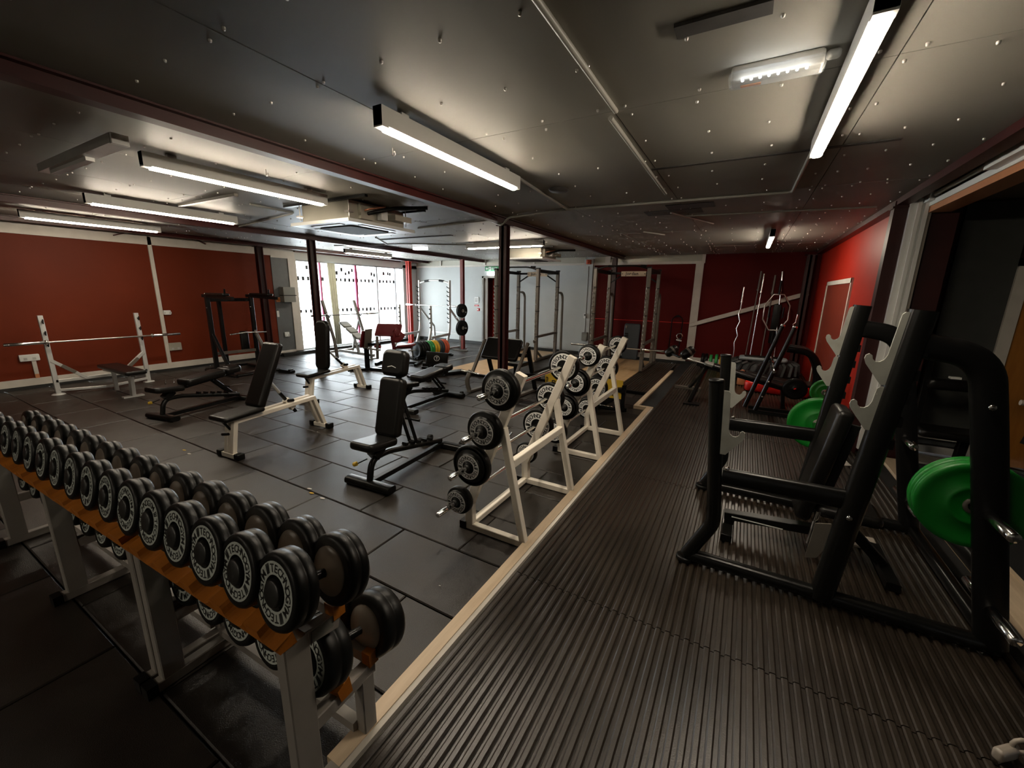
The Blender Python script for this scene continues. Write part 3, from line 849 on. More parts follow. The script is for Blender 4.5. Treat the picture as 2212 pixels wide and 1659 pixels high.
tube_light('bright tube light on the ceiling over the ribbed platform at right', 0.26, 2.63)
tube_light('bright tube light on the ceiling between the red beam and the conduit', -1.87, 2.55)
tube_light('bright tube light on the ceiling just beyond the near red beam', -4.07, 2.28)
tube_light('bright tube light second from the red left wall', -6.47, 2.60)
tube_light('bright tube light nearest the red left wall', -8.75, 2.55)
tube_light('bright tube light on the ceiling in front of the window', -8.87, 7.87)
tube_light('bright tube light crossing behind the maroon post before the far air conditioner', -4.4, 7.33, 1.70, 'x')
tube_light('small bright tube light at the far end above the vertical bars', 0.20, 8.2, 1.5)
tube_light('tube light behind the camera over the dumbbell racks', -1.87, -2.9)
tube_light('tube light behind the camera near the dumbbell rack far end', -5.2, -2.9)
# unlit battens
o = thing('tube_light', 'unlit grey batten hanging at a slant near the left beam', 'light', (-4.5, 1.28, ZC), PI / 2)
MB().bx((-0.05, -0.76, -0.09), (0.05, 0.76, -0.03)).build('batten', 'smetal', o)
MB().bx((-0.045, -0.78, -0.092), (0.045, -0.74, -0.028)).build('end_cap', 'wplastic', o)
MB().bx((-0.02, -0.2, -0.115), (0.03, 0.60, -0.09)).build('diffuser', 'wplastic', o)
for q in (-0.6, -0.2, 0.2, 0.6): MB().tube([(0, q, 0), (0, q, -0.04)], 0.006, 6).build('hanger', 'bmetal', o)
# emergency bulkhead with leds
em = thing('emergency_light', 'clear emergency light with a row of small white leds', 'emergency light', (-0.02, 2.28, ZC))
l = em.location
MB().pad((0, 0.03, -0.03), (0.34, 0.10, 0.06), 0.015, 0.01).build('housing', 'housing', em)
glass = bpy.data.materials.new('clear_cover'); glass.use_nodes = True
gb = glass.node_tree.nodes['Principled BSDF']; gb.inputs['Base Color'].default_value = (0.45, 0.48, 0.5, 1); gb.inputs['Roughness'].default_value = 0.15; gb.inputs['Alpha'].default_value = 0.16
MT['clear'] = glass
MB().pad((0, -0.02, -0.062), (0.35, 0.09, 0.05), 0.018, 0.016).build('cover', 'clear', em)
for q in range(8):
    MB().pad((-0.12 + 0.033 * q, -0.035, -0.070), (0.010, 0.026, 0.006), 0.004, 0.003).build('led', 'led', em)
MB().box((-0.09, 0.05, -0.062), (0.08, 0.02, 0.003)).build('sticker', 'orange', em)
MB().pad((0.20, 0.02, -0.02), (0.05, 0.04, 0.03), 0.015, 0.01).build('cable_gland', 'wplastic', em)
o = thing('emergency_light', 'small white bulkhead lamp on the ceiling before the window', 'emergency light', (-6.75, 7.5, ZC))
MB().pad((0, 0, -0.04), (0.34, 0.16, 0.08), 0.02, 0.015, None, 3).build('housing', 'glow', o)
MB().bx((-0.18, -0.09, -0.015), (0.18, 0.09, 0)).build('base', 'wplastic', o)

# ---- ceiling cassette air conditioners
def aircon(label, x, y):
    o = thing('air_conditioner', label, 'air conditioner', (x, y, ZC))
    z0 = -0.245
    MB().bx((-0.42, -0.42, z0 + 0.02), (0.42, 0.42, -0.02)).build('body', 'galv', o)
    MB().prism([(-0.52, -0.52), (0.52, -0.52), (0.52, 0.52), (-0.52, 0.52)], (0, 0, z0 - 0.02), (1, 0, 0), (0, 1, 0), 0.035).build('fascia', 'wplastic', o)
    MB().pad((0, 0, z0 - 0.022), (0.60, 0.60, 0.02), 0.05, 0.008).build('grille', 'mesh', o)
    for k in range(4):
        R = Matrix.Rotation(k * PI / 2, 4, 'Z')
        MB(M=R).bx((-0.26, -0.43, z0 - 0.026), (0.26, -0.36, z0 - 0.018)).build('louvre', 'wplastic', o)
        MB(M=R).bx((-0.27, -0.445, z0 - 0.0215), (0.27, -0.43, z0 - 0.0195)).build('air_slot', 'ink', o)
    for sx in (-1, 1):
        for sy in (-1, 1):
            MB().tube([(sx * 0.44, sy * 0.44, 0), (sx * 0.44, sy * 0.44, z0 + 0.05)], 0.006, 6).build('hanger_rod', 'steel', o)
            MB().bx((sx * 0.40, sy * 0.40, -0.16), (sx * 0.47, sy * 0.47, -0.14)).build('bracket', 'steel', o)
    # services on the +x side
    MB().bx((0.42, -0.30, z0 + 0.04), (0.47, -0.12, -0.04)).build('valve_plate', 'galv', o)
    MB().tube(rounded([(0.44, -0.20, -0.14), (0.56, -0.16, -0.12), (0.66, 0.05, -0.05), (0.98, 0.25, -0.04)], 0.06), 0.022, 8).build('insulated_pipe', 'bmetal', o)
    MB().tube(rounded([(0.44, -0.24, -0.11), (0.55, -0.24, -0.10), (0.60, -0.05, -0.05)], 0.04), 0.011, 8).build('copper_pipe', 'copper', o)
    MB().bx((0.42, 0.14, z0 + 0.08), (0.56, 0.42, -0.10)).build('control_box', 'galv', o)
    MB().pad((0.47, 0.02, -0.13), (0.09, 0.10, 0.11), 0.015, 0.01).build('pump_box', 'wplastic', o)
    for sy in (-1, 1): MB().bx((-0.7, sy * 0.46 - 0.02, -0.03), (0.75, sy * 0.46 + 0.02, -0.005)).build('support_rail', 'bmetal', o)
    return o
ac = aircon('galvanised ceiling cassette air conditioner nearer the camera', -4.42, 3.72)
dup(ac, (-4.55, 8.9, ZC), None, 'galvanised ceiling cassette air conditioner behind the maroon post')

# ================================================================== DUMBBELL RACKS
RZ = 0.03
RO = Vector((-1.10, 0.555, 0))
def rl(x, y, z=0.0):
    c, s = math.cos(RZ), math.sin(RZ)
    return Vector((RO.x + x * c - y * s, RO.y + x * s + y * c, z))
def rack_end(o, x):
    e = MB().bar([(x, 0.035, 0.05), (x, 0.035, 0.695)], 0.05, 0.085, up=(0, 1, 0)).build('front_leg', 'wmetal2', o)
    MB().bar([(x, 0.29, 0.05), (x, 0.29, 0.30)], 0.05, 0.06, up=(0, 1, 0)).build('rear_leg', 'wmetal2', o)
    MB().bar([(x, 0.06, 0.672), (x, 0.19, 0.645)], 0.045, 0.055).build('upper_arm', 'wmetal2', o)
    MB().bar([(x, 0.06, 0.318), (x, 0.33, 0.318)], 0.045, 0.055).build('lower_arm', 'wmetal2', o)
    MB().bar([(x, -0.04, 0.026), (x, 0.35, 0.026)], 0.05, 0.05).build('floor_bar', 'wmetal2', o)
    MB().bx((x - 0.03, -0.07, 0.0), (x + 0.03, -0.03, 0.056)).build('foot_cap', 'bmetal', o)
def saddle(o, x0, x1, xs, y, z, m, name, t=0.055, r=0.06):
    """plastic rail with a scoop under every dumbbell"""
    top = []
    n = int((x0 - x1) / 0.012)
    for i in range(n + 1):
        x = x0 - (x0 - x1) * i / n
        d = min([abs(x - q) for q in xs] or [9])
        zz = z if d > r else z - 0.030 * math.sqrt(max(0, 1 - (d / r) ** 2))
        top.append((x, zz))
    mb = MB()
    for i in range(n):
        (xa, za), (xb, zb) = top[i], top[i + 1]
        vs = [(xa, y - t * 0.5, z - 0.075), (xa, y - t * 0.75, za - 0.02), (xa, y + t * 0.3, za), (xa, y + t * 0.5, z - 0.075)]
        vs += [(xb, y - t * 0.5, z - 0.075), (xb, y - t * 0.75, zb - 0.02), (xb, y + t * 0.3, zb), (xb, y + t * 0.5, z - 0.075)]
        fs = [(0, 1, 5, 4), (1, 2, 6, 5), (2, 3, 7, 6), (3, 0, 4, 7)]
        if i == 0: fs.append((3, 2, 1, 0))
        if i == n - 1: fs.append((4, 5, 6, 7))
        mb.add(vs, fs)
    return mb.build(name, m, o)
SP, SPL = 0.196, 0.214
top_x = [-0.003 - SP * i for i in range(16)]
low_x = [-0.075 - SPL * i for i in range(15)]
def dumb_rack(label, x0, x1, legs):
    o = thing('dumbbell_rack', label, 'rack', RO, RZ)
    for x in legs: rack_end(o, x)
    tx = [q for q in top_x if x1 < q < x0]
    lx = [q for q in low_x if x1 < q < x0]
    saddle(o, x0, x1, tx, 0.006, 0.772, 'orange', 'upper_front_rail')
    saddle(o, x0, x1, lx, 0.190, 0.395, 'orange', 'lower_front_rail', 0.05, 0.085)
    MB().bx((x0 - 0.04, 0.165, 0.672), (x1, 0.205, 0.712)).build('upper_rear_rail', 'wmetal2', o)
    MB().bx((x0, 0.165, 0.665), (x0 - 0.045, 0.212, 0.72)).build('rail_cap', 'orange', o)
    MB().bx((x0 - 0.04, 0.300, 0.345), (x1, 0.335, 0.39)).build('lower_rear_rail', 'wmetal2', o)
    MB().bx((x0, 0.297, 0.34), (x0 - 0.04, 0.342, 0.398)).build('rail_cap', 'orange', o)
    MB().bx((x0 - 0.05, 0.24, 0.06), (x1 + 0.02, 0.28, 0.10)).build('floor_stretcher', 'wmetal2', o)
    return o
ra = dumb_rack('cream dumbbell rack with orange rails, unit nearest the camera', 0.02, -1.005, [-0.01, -0.975])
MB().bx((0.012, 0.085, 0.645), (0.0155, 0.165, 0.685)).build('maker_label', 'gvinyl', ra)
rb = dumb_rack('cream dumbbell rack with orange rails, unit farther along at the left edge', -1.015, -3.16, [-1.045, -2.08, -3.12])

TXT = 'TECHNOGYM'
def badge(mb_ring, mb_ink, o, axis, r0, r1, n=2):
    mb_ring.ring(r0, r1, o, axis, 0.0015, 36)
    a = Vector(axis).normalized()
    oo = Vector(o) + a * 0.0022
    R = r0 + (r1 - r0) * 0.20
    size = (r1 - r0) * 0.86
    for k in range(n):
        ring_text(mb_ink, TXT, oo, axis, R, size, PI * 0.97 + k * 2 * PI / n, 2 * PI / n * 0.84)
    # the slanting bars between the words
    d, sd, u = frame(axis)
    for k in range(n):
        for q in (-0.085, 0.0, 0.085):
            ang = PI * 0.97 + k * 2 * PI / n + 2 * PI / n * 0.08 + q
            e = -sd * math.cos(ang) + u * math.sin(ang)
            t = -sd * math.sin(ang) - u * math.cos(ang)
            p = oo + e * (R - size * 0.05)
            w = size * 0.07
            mb_ink.add([p - t * w, p + t * w, p + e * (size * 0.85) + t * (w + size * 0.18), p + e * (size * 0.85) + t * (size * 0.18 - w)], [(0, 1, 2, 3)])
db = thing('dumbbell', 'x', 'dumbbell', (0, 0, 0), 0, 'rubber dumbbells on the racks')
DR, DT = 0.119, 0.078
def db_head(y0, sgn):
    # y0 = outer face, sgn = direction from the outer face towards the handle
    pr = [(0.0, 0.012), (0.052, 0.012), (0.052, 0.004), (0.096, 0.002), (0.104, 0.0), (0.113, 0.004), (DR, 0.014), (DR, 0.036), (DR - 0.003, 0.039), (DR, 0.042), (DR, 0.064), (0.112, 0.074), (0.10, DT), (0.0, DT)]
    h = MB().lathe(pr, (0, y0, 0), (0, sgn, 0), 36).build('head', 'rubber', db)
    MB().lathe([(0, -0.010), (0.036, -0.010), (0.042, -0.006), (0.043, 0.013)], (0, y0, 0), (0, sgn, 0), 24).build('hub', 'hub', h)
    a, b = MB(), MB()
    badge(a, b, (0, y0 + sgn * 0.0035, 0), (0, -sgn, 0), 0.053, 0.093)
    a.build('badge_ring', 'ring', h)
    b.build('lettering', 'ink', h)
    MB().lathe([(0.0, 0.022), (0.022, 0.018), (0.05, 0.012), (0.078, 0.006), (0.084, 0.0), (0.084, -0.004)], (0, y0 + sgn * (DT - 0.002), 0), (0, sgn, 0), 30).build('inner_plate', 'inner', h)
db_head(0.0, 1)
db_head(0.256, -1)
MB().lathe([(0.017, 0), (0.017, 0.012), (0.014, 0.02), (0.0165, 0.05), (0.014, 0.08), (0.017, 0.088), (0.017, 0.10)], (0, 0.078, 0), (0, 1, 0), 14).build('handle', 'bmetal2', db)
def place_db(loc, sc, label, first=False, sy=1.0):
    o = db if first else dup(db, (0, 0, 0))
    o.location = loc
    o.scale = (sc, sc * sy, sc)
    o.rotation_mode = 'QUATERNION'
    o.rotation_quaternion = (Matrix.Rotation(RZ - 0.06 + random.uniform(-0.03, 0.03), 3, 'Z') @ Matrix.Rotation(-0.20, 3, 'X') @ Matrix.Rotation(random.uniform(0, 2 * PI), 3, 'Y')).to_quaternion()
    o['label'] = label
    return o
for i, x in enumerate(top_x):
    s = 1.0 - 0.008 * i
    place_db(rl(x, -0.005, 0.772 + DR * s), s, 'black rubber dumbbell on the upper tier, %s from the near end of the rack' % ORDS[i], i == 0)
for i, x in enumerate(low_x):
    s = 1.07 - 0.006 * i
    place_db(rl(x, 0.112, 0.372 + DR * s), s, 'black rubber dumbbell on the lower tier, %s from the near end of the rack' % ORDS[i], False, 1.28)

# ================================================================== BARBELL RACKS
def bb_rack(label, x, y):
    o = thing('barbell_rack', label, 'rack', (x, y, 0))
    for k, yy in enumerate((0.0, 0.90)):
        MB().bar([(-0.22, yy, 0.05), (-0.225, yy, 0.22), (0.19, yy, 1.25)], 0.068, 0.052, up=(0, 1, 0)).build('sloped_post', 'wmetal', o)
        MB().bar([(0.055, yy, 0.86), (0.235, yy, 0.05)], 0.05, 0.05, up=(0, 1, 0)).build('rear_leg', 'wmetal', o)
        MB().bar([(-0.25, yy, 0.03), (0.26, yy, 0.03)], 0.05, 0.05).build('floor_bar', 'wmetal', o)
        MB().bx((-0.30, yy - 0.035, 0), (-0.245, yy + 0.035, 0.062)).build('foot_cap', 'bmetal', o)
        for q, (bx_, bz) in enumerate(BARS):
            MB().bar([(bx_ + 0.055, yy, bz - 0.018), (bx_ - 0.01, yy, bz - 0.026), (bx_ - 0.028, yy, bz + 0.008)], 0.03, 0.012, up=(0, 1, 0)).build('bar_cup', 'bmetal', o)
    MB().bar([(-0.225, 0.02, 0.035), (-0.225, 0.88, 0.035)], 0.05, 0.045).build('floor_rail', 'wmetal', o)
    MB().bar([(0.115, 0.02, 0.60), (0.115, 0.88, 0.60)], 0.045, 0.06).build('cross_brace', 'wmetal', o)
    return o
BARS = [(0.082, 1.147), (-0.038, 0.850), (-0.148, 0.568), (-0.258, 0.268)]
bb_rack('cream barbell rack nearest the camera', -1.40, 2.27)
bb_rack('cream barbell rack farther from the camera', -1.42, 4.05)
def barbell(label, x, y, z, r, big_ring, r2f=0.62):
    o = thing('barbell', label, 'barbell', (x, y, z), 0, 'fixed barbells on the cream racks')
    MB().tube([(0, -0.32, 0), (0, 1.22, 0)], 0.0135, 12).build('bar', 'chrome', o)
    for side, (y0, sg) in enumerate(((-0.13, 1), (1.03, -1))):
        # outer face at y0, thickness towards the middle of the bar
        r2 = r * r2f
        pr = [(0.0, -0.012), (0.03, -0.012), (0.03, 0.0), (r2 - 0.006, 0.0), (r2, 0.006), (r2, 0.022), (r - 0.012, 0.022), (r - 0.004, 0.025), (r, 0.032), (r, 0.066), (r - 0.005, 0.073), (r - 0.015, 0.075), (0.0, 0.075)]
        h = MB().lathe(pr, (0, y0, 0), (0, sg, 0), 36).build('plate', 'rubber', o)
        MB().cyl((0, y0 - sg * 0.03, 0), (0, y0, 0), 0.024, 16).build('collar', 'hub', h)
        a, b = MB(), MB()
        badge(a, b, (0, y0 - sg * 0.0005, 0), (0, -sg, 0), r2 * 0.50, r2 * 0.95)
        a.build('badge_ring', 'ringw', h)
        b.build('lettering', 'ink', h)
        a, b = MB(), MB()
        badge(a, b, (0, y0 + sg * 0.0755, 0), (0, sg, 0), r * 0.40, r * 0.82)
        if big_ring:
            MB().ring(r * 0.80, r * 0.90, (0, y0 + sg * 0.0235, 0), (0, -sg, 0), 0.0015, 36).build('rim_stripe', 'ringw', h)
        a.build('inner_badge_ring', 'ringw', h)
        b.build('inner_lettering', 'ink', h)
    MB().lathe([(0, -0.005), (0.015, -0.004), (0.019, 0.0), (0.019, 0.13), (0.0135, 0.135)], (0, -0.335, 0), (0, 1, 0), 12).build('end_cap', 'chrome', o)
    MB().lathe([(0, -0.005), (0.015, -0.004), (0.019, 0.0), (0.019, 0.13), (0.0135, 0.135)], (0, 1.235, 0), (0, -1, 0), 12).build('end_cap', 'chrome', o)
    return o
LV = ['top', 'second highest', 'third highest', 'lowest']
for k, (rr, bg_, f) in enumerate(((0.138, False, 0.70), (0.136, False, 0.72), (0.152, True, 0.62), (0.105, False, 0.82))):
    barbell('black fixed barbell on the %s cups of the nearer cream rack' % LV[k], -1.40 + BARS[k][0], 2.27, BARS[k][1], rr, bg_, f)
for k, (rr, bg_, f) in enumerate(((0.115, False, 0.82), (0.150, True, 0.66), (0.146, True, 0.64), (0.140, False, 0.75))):
    barbell('black fixed barbell on the %s cups of the farther cream rack' % LV[k], -1.42 + BARS[k][0], 4.05, BARS[k][1], rr, bg_, f)

# ================================================================== BENCHES
def Rx(a): return Matrix.Rotation(a, 3, 'X')
def black_bench(label, loc, rz, ang):
    o = thing('adjustable_bench', label, 'bench', (*loc, 0), rz)
    MB().oval([(-0.26, 0, 0.037), (0.26, 0, 0.037)], 0.11, 0.07, up=(0, 0, 1)).build('front_foot', 'bmetal2', o)
    MB().oval([(-0.31, 1.13, 0.037), (0.31, 1.13, 0.037)], 0.11, 0.07, up=(0, 0, 1)).build('rear_foot', 'bmetal2', o)
    MB().bar([(0, 0.03, 0.045), (0, 1.10, 0.045)], 0.055, 0.05).build('main_beam', 'bmetal2', o)
    MB().oval(rounded([(0, 0.0, 0.05), (0, 0.04, 0.26), (0, 0.24, 0.27), (0, 1.10, 0.095)], 0.16, 8), 0.05, 0.055, n=10).build('curved_leg', 'bmetal2', o)
    for q in range(5):
        t = 0.50 + 0.10 * q
        zz = 0.27 - (t - 0.24) * (0.175 / 0.86)
        MB().box((0, t, zz + 0.04), (0.06, 0.03, 0.028), 0, 0, -0.25).build('notch', 'bmetal', o)
    MB().bar([(0, 0.06, 0.28), (0, 0.16, 0.36)], 0.10, 0.08).build('seat_bracket', 'bmetal', o)
    MB().pad((0, 0.085, 0.405), (0.27, 0.37, 0.075), 0.05, 0.028, Rx(-0.10)).build('seat', 'leather', o)
    h = Vector((0, 0.30, 0.395))
    d = Vector((0, math.cos(ang), math.sin(ang)))
    nrm = Vector((0, -math.sin(ang), math.cos(ang)))
    R = Rx(ang)
    MB().pad(h + d * 0.29 + nrm * 0.045, (0.275, 0.56, 0.10), 0.05, 0.034, R).build('backrest', 'leather', o)
    hp = MB().pad(h + d * 0.705 + nrm * 0.045, (0.275, 0.25, 0.10), 0.06, 0.034, R).build('head_pad', 'leather', o)
    c = h + d * 0.66 + nrm * 0.0955
    mb = MB()
    xv = Vector((1, 0, 0))
    mb.prism([(-0.05, 0), (0, 0.014), (0.05, 0), (0.05, 0.006), (0, 0.02), (-0.05, 0.006)], c, xv, d, 0.001)
    mb.build('emblem', 'wplastic', hp)
    MB().bar([h + d * 0.02 - nrm * 0.02, h + d * 0.75 - nrm * 0.02], 0.05, 0.035, up=nrm).build('back_frame', 'bmetal', o)
    e = h + d * 0.42 - nrm * 0.03
    t = 0.62 if ang > 0.6 else 0.95
    zz = 0.27 - (t - 0.24) * (0.175 / 0.86) + 0.05
    for s in (-1, 1):
        MB().bar([(s * 0.045, e.y, e.z), (s * 0.045, t, zz)], 0.015, 0.04).build('strut', 'bmetal', o)
    MB().tube([(-0.06, t, zz), (0.06, t, zz)], 0.014, 8).build('locking_pin', 'bmetal2', o)
    MB().tube([(0.0, (e.y + t) / 2, (e.z + zz) / 2), (0.17, (e.y + t) / 2, (e.z + zz) / 2)], 0.013, 8).build('side_handle', 'bmetal2', o)
    k = MB().tube([(-0.03, 0.02, 0.27), (-0.09, -0.05, 0.235)], 0.006, 6).build('pull_rod', 'bmetal', o)
    MB().lathe([(0, 0), (0.018, 0.004), (0.022, 0.02), (0.018, 0.042), (0, 0.05)], (-0.085, -0.04, 0.24), (-0.5, -0.8, -0.15), 10).build('pull_knob', 'yellow', o)
    for s in (-1, 1): MB().cyl((s * 0.25, 1.20, 0.06), (s * 0.20, 1.20, 0.06), 0.035, 12).build('transport_wheel', 'rubber', o)
    return o
black_bench('black adjustable bench with its back upright beside the cream barbell rack', (-2.78, 2.32), 0.07, math.radians(77))
black_bench('black flat bench lying behind the upright black bench', (-4.24, 4.22), 0.03, math.radians(6))
black_bench('black flat bench before the red left wall', (-6.66, 2.22), 0.20, math.radians(6))

def white_bench(label, loc, rz, ang, L=0.74):
    o = thing('incline_bench', label, 'bench', (*loc, 0), rz)
    for s in (-1, 1):
        MB().bar([(s * 0.05, 0.0, 0.05), (s * 0.05, 0.055, 0.385), (s * 0.05, 1.02, 0.425), (s * 0.05, 1.15, 0.05)], 0.045, 0.055, up=(1, 0, 0)).build('side_rail', 'wmetal', o)
    for yy in (0.0, 1.15):
        MB().bar([(-0.12, yy, 0.03), (0.12, yy, 0.03)], 0.06, 0.05).build('foot_bar', 'wmetal', o)
        for s in (-1, 1):
            MB().pad((s * 0.145, yy, 0.034), (0.075, 0.085, 0.068), 0.015, 0.012).build('foot_block', 'rubber', o)
    MB().pad((0, 0.125, 0.455), (0.29, 0.44, 0.055), 0.03, 0.024, Rx(0.06)).build('seat', 'leather', o)
    MB().bx((-0.10, -0.05, 0.405), (0.10, 0.33, 0.422)).build('seat_plate', 'smetal', o)
    MB().bar([(0.0, -0.03, 0.40), (0.0, 0.03, 0.30)], 0.03, 0.02).build('seat_support', 'bmetal', o)
    MB().cyl((-0.10, 0.0, 0.24), (-0.02, 0.02, 0.25), 0.017, 10).build('adjust_knob', 'bmetal', o)
    h = Vector((0, 0.33, 0.47))
    d = Vector((0, math.cos(ang), math.sin(ang)))
    nrm = Vector((0, -math.sin(ang), math.cos(ang)))
    MB().pad(h + d * L / 2 + nrm * 0.02, (0.27, L, 0.085), 0.035 if ang < 1.35 else 0.10, 0.03, Rx(ang)).build('backrest', 'leather', o)
    MB().bar([h + nrm * -0.03, h + d * (L * 0.7) - nrm * 0.03], 0.06, 0.02, up=nrm).build('back_plate', 'smetal', o)
    e = h + d * (L * 0.45) - nrm * 0.03
    b = Vector((0, 0.80, 0.30))
    if ang > 1.35: b = Vector((0, 0.86, 0.36))
    m_ = e.lerp(b, 0.55)
    MB().tube([e, m_], 0.017, 10).build('inner_strut', 'smetal', o)
    MB().tube([m_.lerp(e, 0.25), b], 0.021, 10).build('outer_strut', 'bmetal2', o)
    u = (e - b).normalized()
    c = Vector((0, 0.755, 0.44)) if ang <= 1.35 else Vector((0, 0.80, 0.45))
    MB().bar([b + u * 0.06, b + u * 0.21], 0.06, 0.065).build('clamp_sleeve', 'wmetal', o)
    MB().cyl(b + u * 0.19 + Vector((0.02, 0, 0)), b + u * 0.19 + Vector((0.09, 0.03, 0.01)), 0.019, 10).build('clamp_knob', 'bmetal', o)
    return o
white_bench('cream framed incline bench with its back at a slant', (-4.56, 2.03), 0.085, math.radians(66))
white_bench('cream framed incline bench with upright back by the maroon post', (-5.83, 3.80), 0.10, math.radians(85), 0.80)

# hooks, discs and bars shared by the racks
def olympic_bar(o, p0, p1, m='steel'):
    p0, p1 = Vector(p0), Vector(p1)
    d = (p1 - p0).normalized()
    L = (p1 - p0).length
    b = MB(o.location).tube([p0, p1], 0.014, 10).build('shaft', m, o)
    for a, s in ((p0, d), (p1, -d)):
        MB(o.location).cyl(a, a + s * 0.42, 0.025, 14).build('sleeve', 'chrome', o)
        MB(o.location).cyl(a + s * 0.42, a + s * 0.45, 0.038, 14).build('collar', 'chrome', o)

# ---- olympic flat bench at the left wall
o = thing('olympic_bench', 'silver flat bench with tall bar uprights by the red left wall', 'bench', (-9.3, 2.45, 0))
L0 = o.location
for yy in (1.91, 3.08):
    MB(L0).bar([(-9.57, yy, 0.01), (-9.57, yy, 0.30), (-9.60, yy, 1.27)], 0.05, 0.06, up=(0, 1, 0)).build('upright', 'smetal', o)
    MB(L0).lathe([(0, 0.022), (0.07, 0.016), (0.085, 0.0)], (-9.57, yy, 0), (0, 0, 1), 18).build('foot_disc', 'smetal', o)
    for zz in (0.80, 0.98, 1.16):
        MB(L0).bar([(-9.56, yy, zz + 0.02), (-9.51, yy, zz), (-9.49, yy, zz + 0.05)], 0.03, 0.012, up=(0, 1, 0)).build('bar_hook', 'bmetal', o)
    s = 1 if yy < 2.4 else -1
    g = MB(L0).bar([(-9.57, yy, 0.56), (-9.56, yy + s * 0.36, 0.22)], 0.05, 0.05).build('gusset', 'smetal', o)
    MB(L0).bar([(-9.535, yy + s * 0.10, 0.465), (-9.53, yy + s * 0.24, 0.335)], 0.012, 0.052).build('label_plate', 'gmetal', g)
MB(L0).bar([(-9.57, 1.91, 0.22), (-9.57, 3.08, 0.22)], 0.05, 0.05).build('cross_bar', 'smetal', o)
MB(L0).bar([(-9.57, 1.91, 0.07), (-9.40, 2.49, 0.05), (-9.57, 3.08, 0.07)], 0.04, 0.04).build('lower_cross_bar', 'smetal', o)
MB(L0).bar([(-9.5, 2.49, 0.34), (-8.30, 2.49, 0.37)], 0.05, 0.06).build('bench_beam', 'smetal', o)
MB(L0).pad((-8.72, 2.49, 0.425), (1.18, 0.27, 0.06), 0.03, 0.02).build('bench_pad', 'leather', o)
MB(L0).bar([(-8.40, 2.49, 0.36), (-8.45, 2.49, 0.01)], 0.10, 0.05, up=(0, 1, 0)).build('bench_leg', 'smetal', o)
MB(L0).bx((-8.50, 2.36, 0), (-8.40, 2.62, 0.02)).build('foot_plate', 'smetal', o)
MB(L0).bar([(-9.1, 2.49, 0.36), (-9.1, 2.49, 0.02)], 0.05, 0.05, up=(0, 1, 0)).build('mid_leg', 'smetal', o)
o = thing('olympic_barbell', 'bare chrome barbell resting on the bench by the red left wall', 'barbell', (-9.50, 2.5, 0.857))
olympic_bar(o, (-9.50, 1.46, 0.857), (-9.50, 3.66, 0.857))
o = thing('bar_collar', 'pair of small chrome spring collars on the floor by the red wall', 'collar', (-8.95, 3.2, 0))
for q in (0, 0.12): MB(o.location).tube([Vector((-9.0 + 0.2 * q, 3.12 + q, 0.03)) + Vector((0.02 * math.cos(t), 0, 0.02 * math.sin(t))) for t in [i * 0.7 for i in range(9)]] + [(-9.0 + 0.2 * q, 3.12 + q + 0.02, 0.10)], 0.006, 6).build('spring', 'chrome', o)

# ---- black dip and leg raise tower
o = thing('dip_tower', 'black dip and leg raise tower by the red left wall', 'exercise tower', (-9.2, 4.5, 0))
L0 = o.location
for yy in (4.12, 4.95):
    MB(L0).bar([(-9.30, yy, 0.03), (-9.30, yy, 1.57)], 0.07, 0.07, up=(0, 1, 0)).build('upright', 'bmetal', o)
    MB(L0).bar([(-9.30, yy, 0.85), (-8.72, yy, 0.06)], 0.05, 0.06).build('diagonal_brace', 'bmetal' if yy < 4.5 else 'gmetal', o)
    MB(L0).oval([(-9.75, yy, 0.04), (-8.55, yy, 0.04)], 0.07, 0.06).build('floor_bar', 'bmetal2', o)
    MB(L0).bar([(-9.45, yy, 1.58), (-8.35, yy, 1.55)], 0.05, 0.06).build('arm', 'bmetal', o)
    MB(L0).pad((-8.90, yy, 1.615), (0.70, 0.13, 0.05), 0.03, 0.02).build('arm_pad', 'leather', o)
    MB(L0).tube([(-8.62, yy, 1.58), (-8.60, yy, 1.72)], 0.016, 8).build('grip', 'bmetal2', o)
    for zz in (1.35, 1.62): MB(L0).cyl((-9.25, yy - 0.05, zz), (-9.24, yy - 0.06, zz), 0.012, 8).build('bolt', 'chrome', o)
MB(L0).bar([(-9.30, 4.12, 0.42), (-9.30, 4.95, 0.42)], 0.05, 0.06).build('cross_bar', 'gmetal', o)
MB(L0).bar([(-9.34, 4.12, 1.50), (-9.34, 4.95, 1.50)], 0.05, 0.07).build('top_cross_bar', 'bmetal', o)
MB(L0).bar([(-9.75, 4.53, 0.03), (-9.75, 4.53, 1.52), (-9.34, 4.53, 1.52)], 0.07, 0.06, up=(0, 1, 0)).build('rear_mast', 'bmetal', o)
MB(L0).bar([(-9.75, 4.12, 0.05), (-9.75, 4.95, 0.05)], 0.05, 0.05).build('rear_bar', 'bmetal2', o)
MB(L0).tube([(-8.55, 4.12, 0.05), (-8.55, 4.95, 0.05)], 0.03, 10).build('front_bar', 'bmetal2', o)
MB(L0).pad((-9.42, 4.78, 0.62), (0.07, 0.16, 0.42), 0.02, 0.02).build('knee_pad', 'leather', o)
MB(L0).tube([(-9.2, 4.40, 0.80), (-9.2, 4.72, 0.82), (-9.2, 5.14, 0.80)], 0.015, 8).build('grip_bar', 'chrome', o)

